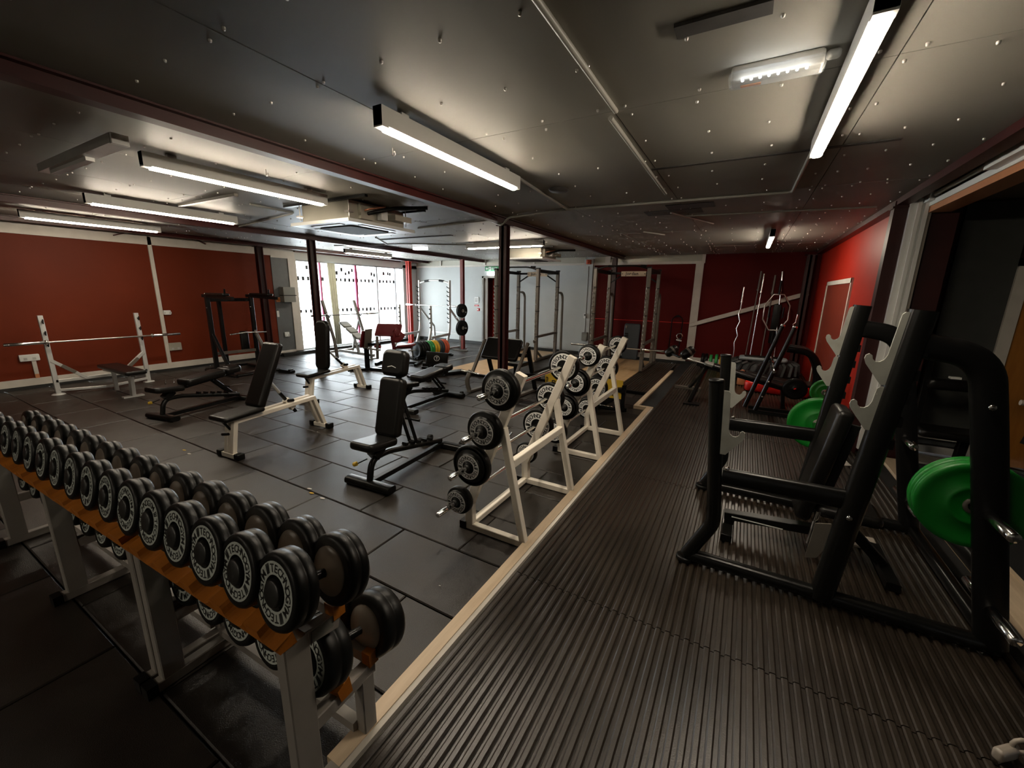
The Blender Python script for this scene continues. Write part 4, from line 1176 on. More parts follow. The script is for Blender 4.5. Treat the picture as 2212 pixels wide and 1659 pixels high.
# ---- incline press bench in front of the window
o = thing('incline_press_bench', 'silver incline press bench with grey segmented pads by the window', 'bench', (-9.1, 7.2, 0))
L0 = o.location
for yy in (6.75, 7.72):
    MB(L0).bar(rounded([(-9.0, yy, 0.02), (-9.05, yy, 0.45), (-9.42, yy, 1.46)], 0.2), 0.05, 0.07, up=(0, 1, 0)).build('upright', 'gmetal', o)
    MB(L0).bar([(-9.25, yy, 0.98), (-9.55, yy + 0.02, 0.30), (-9.6, yy, 0.02)], 0.04, 0.05, up=(0, 1, 0)).build('rear_brace', 'smetal', o)
    MB(L0).lathe([(0, 0.02), (0.08, 0.014), (0.095, 0)], (-9.0, yy, 0), (0, 0, 1), 16).build('foot_disc', 'smetal', o)
    MB(L0).bar([(-9.22, yy, 1.09), (-9.18, yy, 1.05), (-9.14, yy, 1.10)], 0.03, 0.012, up=(0, 1, 0)).build('bar_hook', 'bmetal', o)
MB(L0).bar([(-9.6, 6.75, 0.10), (-9.6, 7.72, 0.10)], 0.05, 0.06).build('cross_bar', 'smetal', o)
MB(L0).bar([(-9.5, 7.24, 0.12), (-8.2, 7.24, 0.10)], 0.06, 0.07).build('floor_beam', 'smetal', o)
MB(L0).bar([(-8.75, 7.24, 0.10), (-8.95, 7.24, 0.62)], 0.05, 0.06, up=(0, 1, 0)).build('seat_post', 'smetal', o)
a = math.atan2(0.46, -0.72)
for k in range(3):
    t = 0.15 + 0.31 * k
    c = Vector((-9.32, 7.24, 0.90)).lerp(Vector((-8.58, 7.24, 0.46)), t)
    R = Matrix.Rotation(math.atan2(0.44, 0.74), 3, 'Y')
    MB(L0).pad(c, (0.25, 0.27, 0.06), 0.05, 0.025, R).build('back_cushion', 'gvinyl', o)
MB(L0).bar([(-9.36, 7.24, 0.87), (-8.55, 7.24, 0.39)], 0.05, 0.03).build('back_frame', 'smetal', o)
MB(L0).pad((-8.42, 7.24, 0.42), (0.24, 0.26, 0.06), 0.05, 0.025).build('seat', 'gvinyl', o)
MB(L0).bar([(-8.3, 7.24, 0.38), (-8.3, 7.24, 0.02)], 0.05, 0.06, up=(0, 1, 0)).build('front_leg', 'smetal', o)
MB(L0).bx((-8.36, 7.08, 0), (-8.24, 7.40, 0.025)).build('front_foot', 'smetal', o)
o = thing('olympic_barbell', 'bare grey barbell on the incline press bench by the window', 'barbell', (-9.19, 7.3, 1.10))
olympic_bar(o, (-9.19, 6.25, 1.10), (-9.19, 8.38, 1.10), 'gmetal')

# ---- red arm curl bench
o = thing('arm_curl_bench', 'red arm curl bench with sloping pad near the coloured plates', 'bench', (-7.28, 6.92, 0), 0.45)
MB().pad((-0.05, 0.10, 0.82), (0.62, 0.36, 0.06), 0.04, 0.025, Rx(0.85)).build('arm_pad', 'rvinyl', o)
MB().oval(rounded([(0.10, -0.02, 0.70), (0.18, -0.02, 0.68), (0.26, 0.06, 0.80)], 0.05), 0.30, 0.03, up=(0, 1, 0)).build('pad_skirt', 'rvinyl', o)
MB().bar([(0.0, 0.14, 0.78), (0.06, 0.12, 0.40), (0.08, 0.12, 0.05)], 0.07, 0.07, up=(0, 1, 0)).build('post', 'rvinyl', o)
MB().pad((0.36, 0.12, 0.46), (0.42, 0.28, 0.06), 0.05, 0.025, Matrix.Rotation(-0.12, 3, 'Y')).build('seat', 'rvinyl', o)
MB().bar([(0.06, 0.12, 0.40), (0.5, 0.12, 0.42)], 0.05, 0.05).build('seat_beam', 'rvinyl', o)
MB().bar([(-0.3, 0.12, 0.04), (0.65, 0.12, 0.04)], 0.06, 0.06).build('floor_beam', 'bmetal', o)
for xx in (-0.3, 0.65): MB().bar([(xx, -0.16, 0.035), (xx, 0.40, 0.035)], 0.06, 0.06).build('floor_foot', 'bmetal', o)

# ---- black pedestal seat with red back
o = thing('pedestal_seat', 'black pedestal exercise seat with red and grey back before the window', 'exercise seat', (-7.18, 6.14, 0), 0.1)
MB().bar([(0, 0, 0.03), (0, 0, 0.50)], 0.09, 0.07, up=(0, 1, 0)).build('post', 'bmetal', o)
MB().bar([(-0.35, -0.03, 0.03), (0.60, 0.10, 0.03)], 0.07, 0.06).build('floor_bar', 'bmetal2', o)
MB().bar([(-0.25, -0.28, 0.03), (0.05, 0.0, 0.03), (0.25, 0.35, 0.03)], 0.06, 0.06).build('floor_foot', 'bmetal2', o)
MB().bar([(-0.08, 0, 0.50), (0.38, 0, 0.48)], 0.05, 0.04).build('seat_beam', 'smetal', o)
MB().pad((-0.02, 0.0, 0.70), (0.06, 0.24, 0.38), 0.02, 0.02, Matrix.Rotation(0.25, 3, 'Y')).build('backrest', 'rvinyl', o)
MB().bar([(0.04, 0, 0.52), (0.10, 0, 0.92)], 0.20, 0.03, up=(1, 0, 0)).build('back_plate', 'gmetal', o)
MB().bar([(0.02, 0.0, 0.58), (0.34, 0.06, 0.60)], 0.06, 0.06).build('arm', 'bmetal', o)
MB().tube([(0.30, 0.0, 0.28), (0.32, 0, 0.78)], 0.03, 10).build('weight_horn', 'gmetal', o)
MB().tube([(0.24, 0.0, 0.56), (0.36, 0.05, 0.54)], 0.035, 10).build('roller', 'rvinyl', o)

# ---- grey half rack with loaded bar and plate storage
def disc(mb, c, axis, r, t, hub=0.03):
    mb.lathe([(hub, 0), (r * 0.45, 0), (r * 0.5, 0.004), (r * 0.86, 0.004), (r * 0.9, 0), (r - 0.008, 0), (r, 0.008), (r, t - 0.008), (r - 0.008, t), (r * 0.9, t), (r * 0.86, t - 0.004), (r * 0.5, t - 0.004), (r * 0.45, t), (hub, t)], c, axis, 32)
    return mb
o = thing('half_rack', 'silver half rack with rows of bar catches against the white wall', 'rack', (-8.5, 9.9, 0))
L0 = o.location
XA, XB = -9.08, -7.88
for x in (XA, XB):
    MB(L0).oval(rounded([(x, 9.75, 0.03), (x, 9.98, 0.55), (x, 10.0, 2.07)], 0.25), 0.06, 0.08, up=(0, 1, 0)).build('rear_upright', 'smetal', o)
    MB(L0).oval(rounded([(x + 0.05, 8.72, 0.03), (x + 0.05, 9.05, 0.50), (x + 0.05, 9.05, 1.34)], 0.25), 0.06, 0.07, up=(0, 1, 0)).build('front_upright', 'smetal', o)
    for k in range(9):
        zz = 0.80 + 0.13 * k
        MB(L0).bar([(x, 9.96, zz), (x - 0.01, 9.90, zz + 0.015), (x - 0.012, 9.87, zz + 0.05)], 0.025, 0.014, up=(1, 0, 0)).build('bar_catch', 'bmetal', o)
    for k in range(5):
        MB(L0).cyl((x + 0.05, 9.02, 0.72 + 0.13 * k), (x + 0.05, 8.995, 0.72 + 0.13 * k), 0.02, 8).build('safety_stud', 'bmetal', o)
    MB(L0).bar([(x, 9.99, 1.22), (x + 0.12, 10.5, 0.62), (x + 0.12, 10.55, 0.03)], 0.05, 0.06).build('rear_brace', 'smetal', o)
    MB(L0).bar([(x + 0.05, 9.05, 0.42), (x, 9.97, 0.46)], 0.05, 0.07).build('side_bar', 'smetal', o)
    MB(L0).bar([(x + 0.05, 8.6, 0.03), (x + 0.05, 10.6, 0.03)], 0.06, 0.05).build('floor_bar', 'smetal', o)
    MB(L0).bx((x + 0.0, 8.55, 0), (x + 0.1, 8.68, 0.04)).build('foot_cap', 'bmetal', o)
MB(L0).oval([(-9.08 + 1.2 * t, 10.0, 1.98 + 0.36 * t * (1 - t)) for t in [i / 10 for i in range(11)]], 0.05, 0.05).build('chin_bar', 'smetal', o)
for s in (-1, 1): MB(L0).tube([(-8.48 + s * 0.2, 10.0, 2.06), (-8.48 + s * 0.38, 10.0, 2.04)], 0.034, 8).build('grip_sleeve', 'bmetal', o)
MB(L0).bar([(XA, 10.55, 0.42), (XB + 0.12, 10.55, 0.42)], 0.05, 0.06).build('rear_cross_bar', 'smetal', o)
o2 = thing('olympic_barbell', 'chrome barbell resting across the silver half rack', 'barbell', (-8.4, 9.86, 1.31))
olympic_bar(o2, (-9.55, 9.86, 1.31), (-7.32, 9.86, 1.31), 'chrome')
o = thing('plate_tree', 'slim silver plate stand beside the half rack', 'plate stand', (-7.32, 9.75, 0))
L0 = o.location
MB(L0).bar([(-7.32, 9.75, 0.02), (-7.32, 9.75, 1.0)], 0.04, 0.04, up=(0, 1, 0)).build('mast', 'chrome', o)
MB(L0).bx((-7.46, 9.70, 0.98), (-7.18, 9.80, 1.0)).build('top_plate', 'chrome', o)
MB(L0).bar([(-7.6, 9.75, 0.025), (-7.05, 9.75, 0.025)], 0.05, 0.04).build('floor_bar', 'gmetal', o)
for zz in (0.70, 1.16): MB(L0).tube([(-7.40, 9.75, zz), (-7.10, 9.75, zz)], 0.02, 8).build('peg', 'chrome', o)
for zz, r, w in ((0.70, 0.225, 'lower'), (1.20, 0.20, 'upper')):
    for q in (0, 1):
        p = (-7.25 + 0.045 * q, 9.70, zz)
        t = thing('weight_plate', 'black weight plate on the slim silver stand, %s pair, %s' % (w, ('inner', 'outer')[q]), 'plate', p, 0, 'plates on the slim stand')
        disc(MB(), (0, 0, 0), (1, -0.12, 0), r, 0.04).build('disc', 'rubber', t)
        MB().lathe([(0.026, -0.002), (0.045, -0.002), (0.045, 0.042), (0.026, 0.042)], (0, 0, 0), (1, -0.12, 0), 16).build('hub', 'inner', t)

# ---- toaster rack of coloured bumper plates
a0, a1 = Vector((-7.36, 7.88, 0.24)), Vector((-7.16, 8.85, 0.24))
ax = (a1 - a0).normalized()
sd = Vector((ax.y, -ax.x, 0))
o = thing('plate_rack', 'low black cradle holding a row of coloured plates', 'rack', (-7.14, 8.35, 0))
L0 = o.location
for s in (-1, 1): MB(L0).tube([a0 + sd * (0.13 * s) + Vector((0, 0, -0.20)) - ax * 0.12, a1 + sd * (0.13 * s) + Vector((0, 0, -0.20)) + ax * 0.12], 0.022, 8).build('cradle_rail', 'bmetal2', o)
for p in (a0 - ax * 0.08, a1 + ax * 0.08): MB(L0).bar([p + sd * 0.22 + Vector((0, 0, -0.215)), p - sd * 0.22 + Vector((0, 0, -0.215))], 0.05, 0.045).build('end_bar', 'bmetal2', o)
MB(L0).tube([a0 - ax * 0.10 + Vector((0, 0, -0.21)), a0 - ax * 0.10 + Vector((0, 0, 0.02))], 0.016, 8).build('end_post', 'gmetal', o)
MB(L0).tube([a0 - ax * 0.22, a0 + ax * 0.9], 0.014, 8).build('handle_bar', 'smetal', o)
cols = ['rubber', 'rubber', 'rubber', 'rubber', 'gteal', 'gteal', 'pyel', 'pyel', 'pblue', 'pblue', 'pred', 'pred']
nm = {'rubber': 'black', 'gteal': 'green', 'pyel': 'yellow', 'pblue': 'slate grey', 'pred': 'red'}
seen = {}
L = (a1 - a0).length
for k, c in enumerate(cols):
    seen[c] = seen.get(c, 0) + 1
    p = a0 + ax * (L * k / len(cols))
    t = thing('bumper_plate', '%s bumper plate in the floor cradle, %s of its colour from the left' % (nm[c], ORDS[seen[c] - 1]), 'plate', p, 0, 'bumper plates in the floor cradle')
    disc(MB(), (0, 0, 0), ax, 0.215, L / len(cols) - 0.008).build('disc', c, t)
    MB().lathe([(0.026, 0.003), (0.05, 0.001), (0.05, 0.05), (0.026, 0.05)], (0, 0, 0), ax, 14).build('hub', 'inner', t)

# ---- power racks
def power_rack(label, x0, x1, y0, y1, m):
    o = thing('power_rack', label, 'rack', ((x0 + x1) / 2, (y0 + y1) / 2, 0.047))
    L0 = Vector((o.location.x, o.location.y, 0.0))
    H = 2.27
    for x in (x0, x1):
        for k, y in enumerate((y0, y1)):
            u = MB(L0).bar([(x, y, 0.03), (x, y, H)], 0.075, 0.085, up=(0, 1, 0)).build('upright', m, o)
            MB(L0).bx((x - 0.044, y - 0.048, H), (x + 0.044, y + 0.048, H + 0.03)).build('cap', 'bmetal', u)
            for zz in (0.62, 1.25, 1.85): MB(L0).bx((x - 0.04, y - 0.046, zz), (x + 0.04, y + 0.046, zz + 0.018)).build('band', 'bmetal', u)
            for q in range(15):
                zz = 0.42 + 0.10 * q
                MB(L0).bar([(x - 0.01, y - 0.04, zz), (x - 0.01, y - 0.085, zz + 0.012), (x - 0.01, y - 0.095, zz + 0.045)], 0.02, 0.014, up=(1, 0, 0)).build('bar_catch', 'smetal', u)
        MB(L0).bar([(x, y0, 0.035), (x, y1 + 0.45, 0.035)], 0.07, 0.06).build('floor_bar', m, o)
        MB(L0).bar([(x, y0, H - 0.04), (x, y1, H - 0.04)], 0.07, 0.08).build('top_side_bar', 'bmetal', o)
        MB(L0).bar([(x, y0, 0.62), (x, y1, 0.64)], 0.05, 0.06).build('safety_bar', m, o)
        MB(L0).oval(rounded([(x, y1, 1.72), (x, y1 + 0.38, 1.72), (x, y1 + 0.42, 0.03)], 0.18), 0.06, 0.07, up=(1, 0, 0)).build('rear_arch', m, o)
        MB(L0).bar([(x, y0, 0.28), (x, y0 + 0.35, 0.05)], 0.04, 0.05).build('foot_gusset', m, o)
    for y in (y1,):
        MB(L0).bar([(x0, y, H - 0.05), (x1, y, H - 0.05)], 0.06, 0.05).build('top_bar', 'bmetal', o)
        for s in (-1, 1):
            xm = (x0 + x1) / 2
            xe = x0 if s < 0 else x1
            MB(L0).bar([(xe, y, 1.98), (xm + s * 0.30, y, 2.16)], 0.04, 0.03).build('corner_brace', 'bmetal', o)
        MB(L0).bar([(xm - 0.32, y, 2.16), (xm + 0.32, y, 2.16)], 0.04, 0.03).build('lower_tie', 'bmetal', o)
    xm = (x0 + x1) / 2
    sgn = MB(L0).bx((xm - 0.30, y1 - 0.045, 2.145), (xm + 0.30, y1 - 0.03, 2.265)).build('name_plate', 'wplastic' if m == 'bmetal2' else 'pine', o)
    mb = MB(L0)
    text(mb, 'Jordan', (xm - 0.20, y1 - 0.047, 2.175), (1, 0, 0), (0, 0, 1), 0.105, 0.08, 1.05)
    mb.build('lettering', 'ink', sgn)
    for s in (-1, 1): MB(L0).cyl((xm + s * 0.27, y1 - 0.045, 2.205), (xm + s * 0.27, y1 - 0.052, 2.205), 0.012, 8).build('screw', 'ink', sgn)
    MB(L0).tube(rounded([(x0, y0, H - 0.02), (x0 + 0.25, y0 - 0.05, H + 0.05), (x1 - 0.25, y0 - 0.05, H + 0.05), (x1, y0, H - 0.02)], 0.1), 0.018, 8).build('chin_bar', 'bmetal2', o)
    for s in (0.30, 0.9): MB(L0).tube([(x0 + s * (x1 - x0) - 0.06, y0 - 0.045, H + 0.05), (x0 + s * (x1 - x0) + 0.06, y0 - 0.045, H + 0.045)], 0.025, 8).build('grip_sleeve', 'bmetal', o)
    for x in (x0, x1):
        MB(L0).bar([(x - 0.0, y0 - 0.05, 0.50), (x, y0 - 0.13, 0.50), (x, y0 - 0.15, 0.545)], 0.05, 0.016, up=(1, 0, 0)).build('bar_hook', 'gmetal', o)
    return o
power_rack('tall grey-brown power rack with name plate before the white wall', -5.72, -4.52, 9.2, 10.4, 'gmetal')
power_rack('tall grey power rack with name plate before the red back wall', -3.10, -1.91, 9.3, 10.42, 'gmetal')
o = thing('olympic_barbell', 'bare barbell on low hooks of the power rack before the red wall', 'barbell', (-2.5, 9.15, 0.56))
olympic_bar(o, (-3.55, 9.15, 0.575), (-1.42, 9.15, 0.575), 'steel')

# ---- lifting platforms with oak centres
def lift_platform(label, x0, x1, y0, y1, rib=False):
    o = thing('lifting_platform', label, 'platform', ((x0 + x1) / 2, (y0 + y1) / 2, 0))
    L0 = o.location
    w = (x1 - x0) / 4
    MB(L0).bx((x0, y0, 0), (x1, y0 + 0.06, 0.052)).build('front_edge', 'bmetal', o)
    MB(L0).bx((x0 + 0.01, y0 + 0.06, 0), (x0 + w, y1, 0.045)).build('rubber_side', 'tile', o)
    n = 9
    for k in range(n):
        xa = x0 + w + 2 * w * k / n
        MB(L0).bx((xa + 0.001, y0 + 0.06, 0.002), (xa + 2 * w / n - 0.001, y1, 0.045)).build('board', 'plat', o)
    if rib:
        q = put('rubber_side', rib_mesh(w - 0.01, y1 - y0 - 0.06), o, (x1 - w - L0.x, y0 + 0.06 - L0.y, 0.046))
    else:
        MB(L0).bx((x1 - w, y0 + 0.06, 0), (x1 - 0.01, y1, 0.045)).build('rubber_side', 'tile', o)
    MB(L0).bx((x0 - 0.02, y0, 0), (x0 + 0.01, y1, 0.052)).build('side_edge', 'smetal', o)
    return o
lift_platform('lifting platform with oak boards under the grey-brown rack', -6.32, -3.92, 6.95, 11.0)
lift_platform('lifting platform with oak boards and ribbed side under the red wall rack', -3.75, -1.37, 7.3, 11.0, True)

# ---- black preacher pad bench beside the maroon post
o = thing('preacher_bench', 'wide black padded preacher bench behind the maroon post', 'bench', (-3.65, 6.0, 0))
L0 = o.location
MB(L0).pad((-3.62, 6.02, 0.79), (0.72, 0.42, 0.08), 0.05, 0.03, Rx(0.95)).build('arm_pad', 'leather', o)
for x, c in ((-4.05, 'gmetal'), (-3.18, 'gmetal')):
    MB(L0).bar([(x + 0.02, 6.12, 0.92), (x - 0.03, 5.78, 0.36)], 0.045, 0.05, up=(1, 0, 0)).build('side_frame', c, o)
    MB(L0).oval(rounded([(x - 0.05, 5.76, 0.40), (x - 0.10, 5.70, 0.22), (x - 0.06, 5.74, 0.02)], 0.1), 0.06, 0.08, up=(1, 0, 0)).build('curved_leg', c, o)
    MB(L0).bar([(x - 0.05, 5.70, 0.03), (x, 6.75, 0.03)], 0.08, 0.04).build('floor_bar', c, o)
    MB(L0).bar([(x, 6.15, 0.86), (x + 0.02, 6.45, 0.05)], 0.05, 0.07, up=(1, 0, 0)).build('rear_frame', 'bmetal', o)
    MB(L0).tube(rounded([(x - 0.22, 5.72, 0.385), (x - 0.05, 5.72, 0.38), (x + 0.10, 5.80, 0.34)], 0.05), 0.018, 8).build('weight_peg', 'chrome', o)
MB(L0).bar([(-4.05, 6.12, 0.70), (-3.18, 6.12, 0.70)], 0.06, 0.06).build('cross_bar', 'bmetal', o)
MB(L0).bar([(-3.6, 6.5, 0.05), (-3.6, 6.5, 0.42)], 0.06, 0.06, up=(0, 1, 0)).build('seat_post', 'bmetal', o)
MB(L0).pad((-3.6, 6.6, 0.45), (0.32, 0.36, 0.07), 0.05, 0.028).build('seat', 'leather', o)
MB(L0).bar([(-3.3, 6.0, 0.36), (-2.85, 5.95, 0.40)], 0.10, 0.10).build('lever_arm', 'bmetal', o)

# ---- low black kick board with round emblem
o = thing('nordic_bench', 'low black curl bench with an upright board bearing a round emblem', 'bench', (-5.6, 6.5, 0), 0.0)
L0 = o.location
MB(L0).bar([(-5.78, 5.95, 0.05), (-5.25, 7.1, 0.05)], 0.20, 0.05, up=(0, 0, 1)).build('base_plank', 'bmetal2', o)
MB(L0).bar([(-6.05, 6.25, 0.03), (-5.25, 5.98, 0.03)], 0.10, 0.05).build('cross_foot', 'bmetal2', o)
MB(L0).bar([(-5.62, 6.45, 0.08), (-5.62, 6.45, 0.24)], 0.07, 0.07, up=(0, 1, 0)).build('front_stub', 'bmetal', o)
MB(L0).bar([(-5.35, 6.62, 0.08), (-5.35, 6.62, 0.24)], 0.07, 0.07, up=(0, 1, 0)).build('rear_stub', 'bmetal', o)
MB(L0).bar([(-5.78, 6.40, 0.24), (-5.22, 6.66, 0.22)], 0.10, 0.07).build('clamp_bar', 'bmetal', o)
b = MB(L0).pad((-5.50, 6.52, 0.38), (0.46, 0.05, 0.26), 0.015, 0.012, Matrix.Rotation(0.45, 3, 'Z') @ Matrix.Rotation(0.06, 3, 'Y')).build('board', 'leather', o)
nv = Vector((0.435, -0.9, 0))
c = Vector((-5.50, 6.52, 0.385)) + nv * 0.027
mb = MB(L0).ring(0.050, 0.060, c, nv, 0.002, 24)
text(mb, 'T', c + nv * 0.002 + Vector((-0.022, -0.011, -0.03)), Vector((0.9, 0.435, 0)), (0, 0, 1), 0.09)
mb.build('emblem', 'wplastic', b)

# ---- tyre flip trainer
o = thing('tyre_trainer', 'black tyre flip trainer with yellow end plates reading 180', 'trainer', (-2.1, 6.25, 0))
L0 = o.location
MB(L0).lathe([(0.30, 0.0), (0.42, 0.0), (0.50, 0.05), (0.52, 0.14), (0.50, 0.23), (0.42, 0.28), (0.30, 0.28), (0.30, 0.0)], (-2.12, 6.30, 0.10), (0, -0.25, 1), 32).build('tyre', 'tyre', o)
for x, w in ((-1.62, 0.30), (-2.62, 0.26)):
    pl = MB(L0)
    pl.prism([(-0.14, 0.0), (0.14, 0.0), (0.15, 0.09), (0.07, 0.10), (0.07, 0.18), (0.15, 0.19), (0.14, 0.29), (-0.10, 0.29), (-0.15, 0.24)], (x, 6.02, 0.20), (1, 0, 0), (0, 0, 1), -0.014)
    p = pl.build('end_plate', 'yellow', o)
    mb = MB(L0)
    text(mb, '180', (x + 0.045, 6.004, 0.245), (0, 0, 1), (-1, 0, 0), 0.095, 0.10)
    mb.build('number_print', 'ink', p)
    mb = MB(L0)
    text(mb, 'TIREFLIP', (x - 0.085, 6.004, 0.225), (0, 0, 1), (-1, 0, 0), 0.052, 0.06)
    mb.build('word_print', 'ink', p)
    MB(L0).bar([(x + 0.16, 6.05, 0.03), (x + 0.16, 6.05, 0.42)], 0.06, 0.06, up=(0, 1, 0)).build('frame_post', 'bmetal', o)
    MB(L0).bar([(x + 0.08, 6.0, 0.335), (x + 0.20, 6.0, 0.335)], 0.05, 0.05).build('handle_block', 'bmetal', o)
MB(L0).bar([(-2.75, 6.08, 0.03), (-1.40, 6.08, 0.03)], 0.06, 0.05).build('floor_bar', 'bmetal2', o)
MB(L0).tube(arc((-1.75, 6.0, 0.06), 0.16, 0.2, 2.6, 12, (1, 0, 0), (0, -0.5, 0.2)), 0.010, 6).build('grip_loop', 'chrome', o)
o = thing('bar_collar', 'chrome spring clamp lying behind the nearer barbell rack', 'collar', (-2.45, 4.05, 0))
MB(o.location).tube(rounded([(-2.5, 4.05, 0.10), (-2.45, 4.05, 0.04), (-2.33, 4.08, 0.04), (-2.30, 4.10, 0.09)], 0.03), 0.012, 8).build('clamp', 'chrome', o)
MB(o.location).tube([(-2.47, 3.98, 0.02), (-2.36, 4.02, 0.03)], 0.012, 8).build('lever', 'chrome', o)

# ================================================================== RIGHT SIDE
# ---- big black squat rack on the ribbed platform
o = thing('squat_rack', 'large black squat rack with grey hook plates on the ribbed platform', 'rack', (0.55, 3.28, P))
L0 = o.location
def hookplate(mb, base, d, s=1.0, top=0.20, lean=0.0):
    """flat J hook: base point on the post, d = +1/-1 x direction of the open jaw"""
    x, y, z = base
    poly = [(0, -0.10), (0.028, -0.10), (0.108, 0.0), (0.120, 0.026), (0.118, 0.044), (0.106, 0.052), (0.094, 0.044), (0.088, 0.026), (0.074, 0.014), (0.058, 0.014), (0.044, 0.026), (0.036, 0.05), (0.034, top - 0.012), (0.024, top), (0.0, top)]
    mb.prism([(d * p[0] * s, p[1] * s) for p in poly], (x, y, z), (1, 0, 0), (lean, 0, 1), -0.012)
for yy, w in ((2.66, 'near'), (3.86, 'far')):
    z0 = P + 0.045
    a = MB(L0).tube(rounded([(-0.14, yy, z0), (-0.01, yy, 0.36), (-0.10, yy, 1.27)], 0.05, 5), 0.042, 14).build('front_post', 'bmetal2', o)
    MB(L0).cyl((-0.10, yy, 1.265), (-0.1005, yy, 1.285), 0.043, 16).build('end_cap', 'bmetal', a)
    MB(L0).cyl((-0.15, yy, P), (-0.148, yy, P + 0.03), 0.055, 16).build('foot', 'bmetal2', a)
    mb = MB(L0)
    hookplate(mb, (-0.035, yy - 0.045, 0.945), 1, 1.05, 0.27, -0.06)
    mb.build('hook_plate', 'hook', a)
    b = MB(L0).oval([(0.585, yy, z0 - 0.02), (0.73, yy, 1.72)], 0.108, 0.10, up=(0, 1, 0)).build('main_upright', 'bmetal2', o)
    for k, (zz, sl) in enumerate(((1.50, 1.25), (1.26, 1.15))):
        mb = MB(L0)
        xx = 0.585 + 0.145 * (zz - P) / 1.675 - 0.05
        hookplate(mb, (xx + 0.005, yy - 0.03, zz - 0.05), -1, 1.0, (0.26, 0.13)[k], 0.087)
        mb.build('hook_plate', 'hook', b)
    for q in range(5):
        zz = 1.05 + 0.12 * q
        MB(L0).box((0.63 + 0.145 * zz / 1.72, yy + 0.0, zz), (0.03, 0.07, 0.05)).build('rack_tooth', 'bmetal', b)
    c = MB(L0).oval(rounded([(0.72, yy, 1.56), (0.98, yy, 1.52), (1.06, yy, 1.15), (1.27, yy, z0)], 0.28, 10), 0.122, 0.075, up=(0, 1, 0)).build('rear_arch', 'bmetal', o)
    MB(L0).oval([(-0.15, yy, z0), (0.6, yy, z0), (1.30, yy, z0)], 0.075, 0.075).build('floor_bar', 'bmetal2', o)
    MB(L0).oval([(0.0, yy, 0.685), (0.64, yy, 0.70)], 0.055, 0.11, up=(0, 0, 1)).build('safety_bar', 'bmetal2', o)
    s = -1 if w == 'near' else 1
    for (xx, zz) in ((1.12, 0.78), (1.22, 0.30)):
        MB(L0).cyl((xx, yy + s * 0.03, zz), (xx, yy + s * 0.25, zz), 0.024, 16).build('plate_peg', 'chrome', c)
        MB(L0).cyl((xx, yy - s * 0.03, zz), (xx, yy - s * 0.22, zz), 0.024, 16).build('plate_peg', 'chrome', c)
    for (xx, zz) in ((0.62, 0.62), (0.02, 0.76), (1.02, 1.30)):
        MB(L0).cyl((xx, yy - 0.05, zz), (xx, yy - 0.065, zz), 0.014, 8).build('bolt', 'chrome', o)
MB(L0).oval([(1.22, 2.66, 0.42), (1.22, 3.86, 0.42)], 0.07, 0.09).build('rear_cross_bar', 'bmetal', o)
MB(L0).oval([(1.29, 2.66, P + 0.045), (1.29, 3.86, P + 0.045)], 0.07, 0.07).build('rear_floor_bar', 'bmetal2', o)
MB(L0).cyl((0.64, 3.90, 0.715), (0.64, 4.28, 0.715), 0.024, 14).build('outer_peg', 'chrome', o)

def plate(label, c, axis, r=0.225, t=0.055, m='green', group=None):
    o = thing('bumper_plate', label, 'plate', c, 0, group)
    pr = [(0.026, 0.006), (0.085, 0.006), (0.095, 0.0), (0.10, 0.006), (r * 0.80, 0.006), (r * 0.86, 0.0), (r - 0.012, 0.0), (r - 0.002, 0.006), (r, 0.012), (r, t / 2 - 0.003), (r - 0.003, t / 2), (r, t / 2 + 0.003), (r, t - 0.012), (r - 0.012, t), (r * 0.86, t), (r * 0.80, t - 0.006), (0.10, t - 0.006), (0.085, t - 0.004), (0.026, t - 0.004)]
    MB().lathe(pr, (0, 0, 0), axis, 48).build('disc', m, o)
    MB().lathe([(0.025, 0.002), (0.042, 0.002), (0.044, 0.008), (0.044, t - 0.002), (0.025, t - 0.002)], (0, 0, 0), axis, 20).build('hub', 'gmetal', o)
    return o
G = 'green bumper plates'
plate('green bumper plate on the near rear peg of the squat rack, facing the camera', (1.105, 2.72, 0.775), (0, 1, 0), group=G)
plate('second green bumper plate tight behind the front one on the squat rack peg', (1.105, 2.78, 0.775), (0, 1, 0), group=G)
plate('green bumper plate on the outer peg of the squat rack far side', (0.66, 4.16, 0.715), (0, 1, 0), group=G)

# ---- bench standing inside the squat rack
o = thing('adjustable_bench', 'black bench with raised back standing inside the squat rack', 'bench', (0.55, 3.25, P))
L0 = o.location
MB(L0).pad((0.56, 3.22, 0.70), (0.09, 0.27, 0.78), 0.03, 0.03, Matrix.Rotation(0.16, 3, 'Y')).build('backrest', 'leather', o)
MB(L0).bar([(0.60, 3.22, 0.36), (0.70, 3.22, 0.98)], 0.05, 0.03, up=(0, 1, 0)).build('back_frame', 'bmetal2', o)
MB(L0).pad((0.74, 3.22, 0.40), (0.34, 0.27, 0.07), 0.04, 0.028).build('seat', 'leather', o)
MB(L0).bar([(0.05, 3.22, 0.16), (0.72, 3.22, 0.22)], 0.07, 0.06).build('main_beam', 'bmetal', o)
mb = MB(L0)
mb.bx((0.10, 3.183, 0.165), (0.42, 3.186, 0.172)).build('print_line', 'wplastic', o)
MB(L0).tube([(0.58, 3.10, 0.40), (0.56, 3.10, 0.16)], 0.017, 10).build('adjust_post', 'chrome', o)
MB(L0).prism([(0, 0), (0.06, 0.02), (0.12, 0.16), (0.10, 0.28), (0.02, 0.26)], (0.55, 3.06, 0.07), (1, 0, 0), (0, 0, 1), -0.012).build('side_bracket', 'gmetal', o)
MB(L0).bar([(0.08, 3.02, P + 0.03), (0.08, 3.42, P + 0.03)], 0.07, 0.05).build('front_foot', 'bmetal2', o)
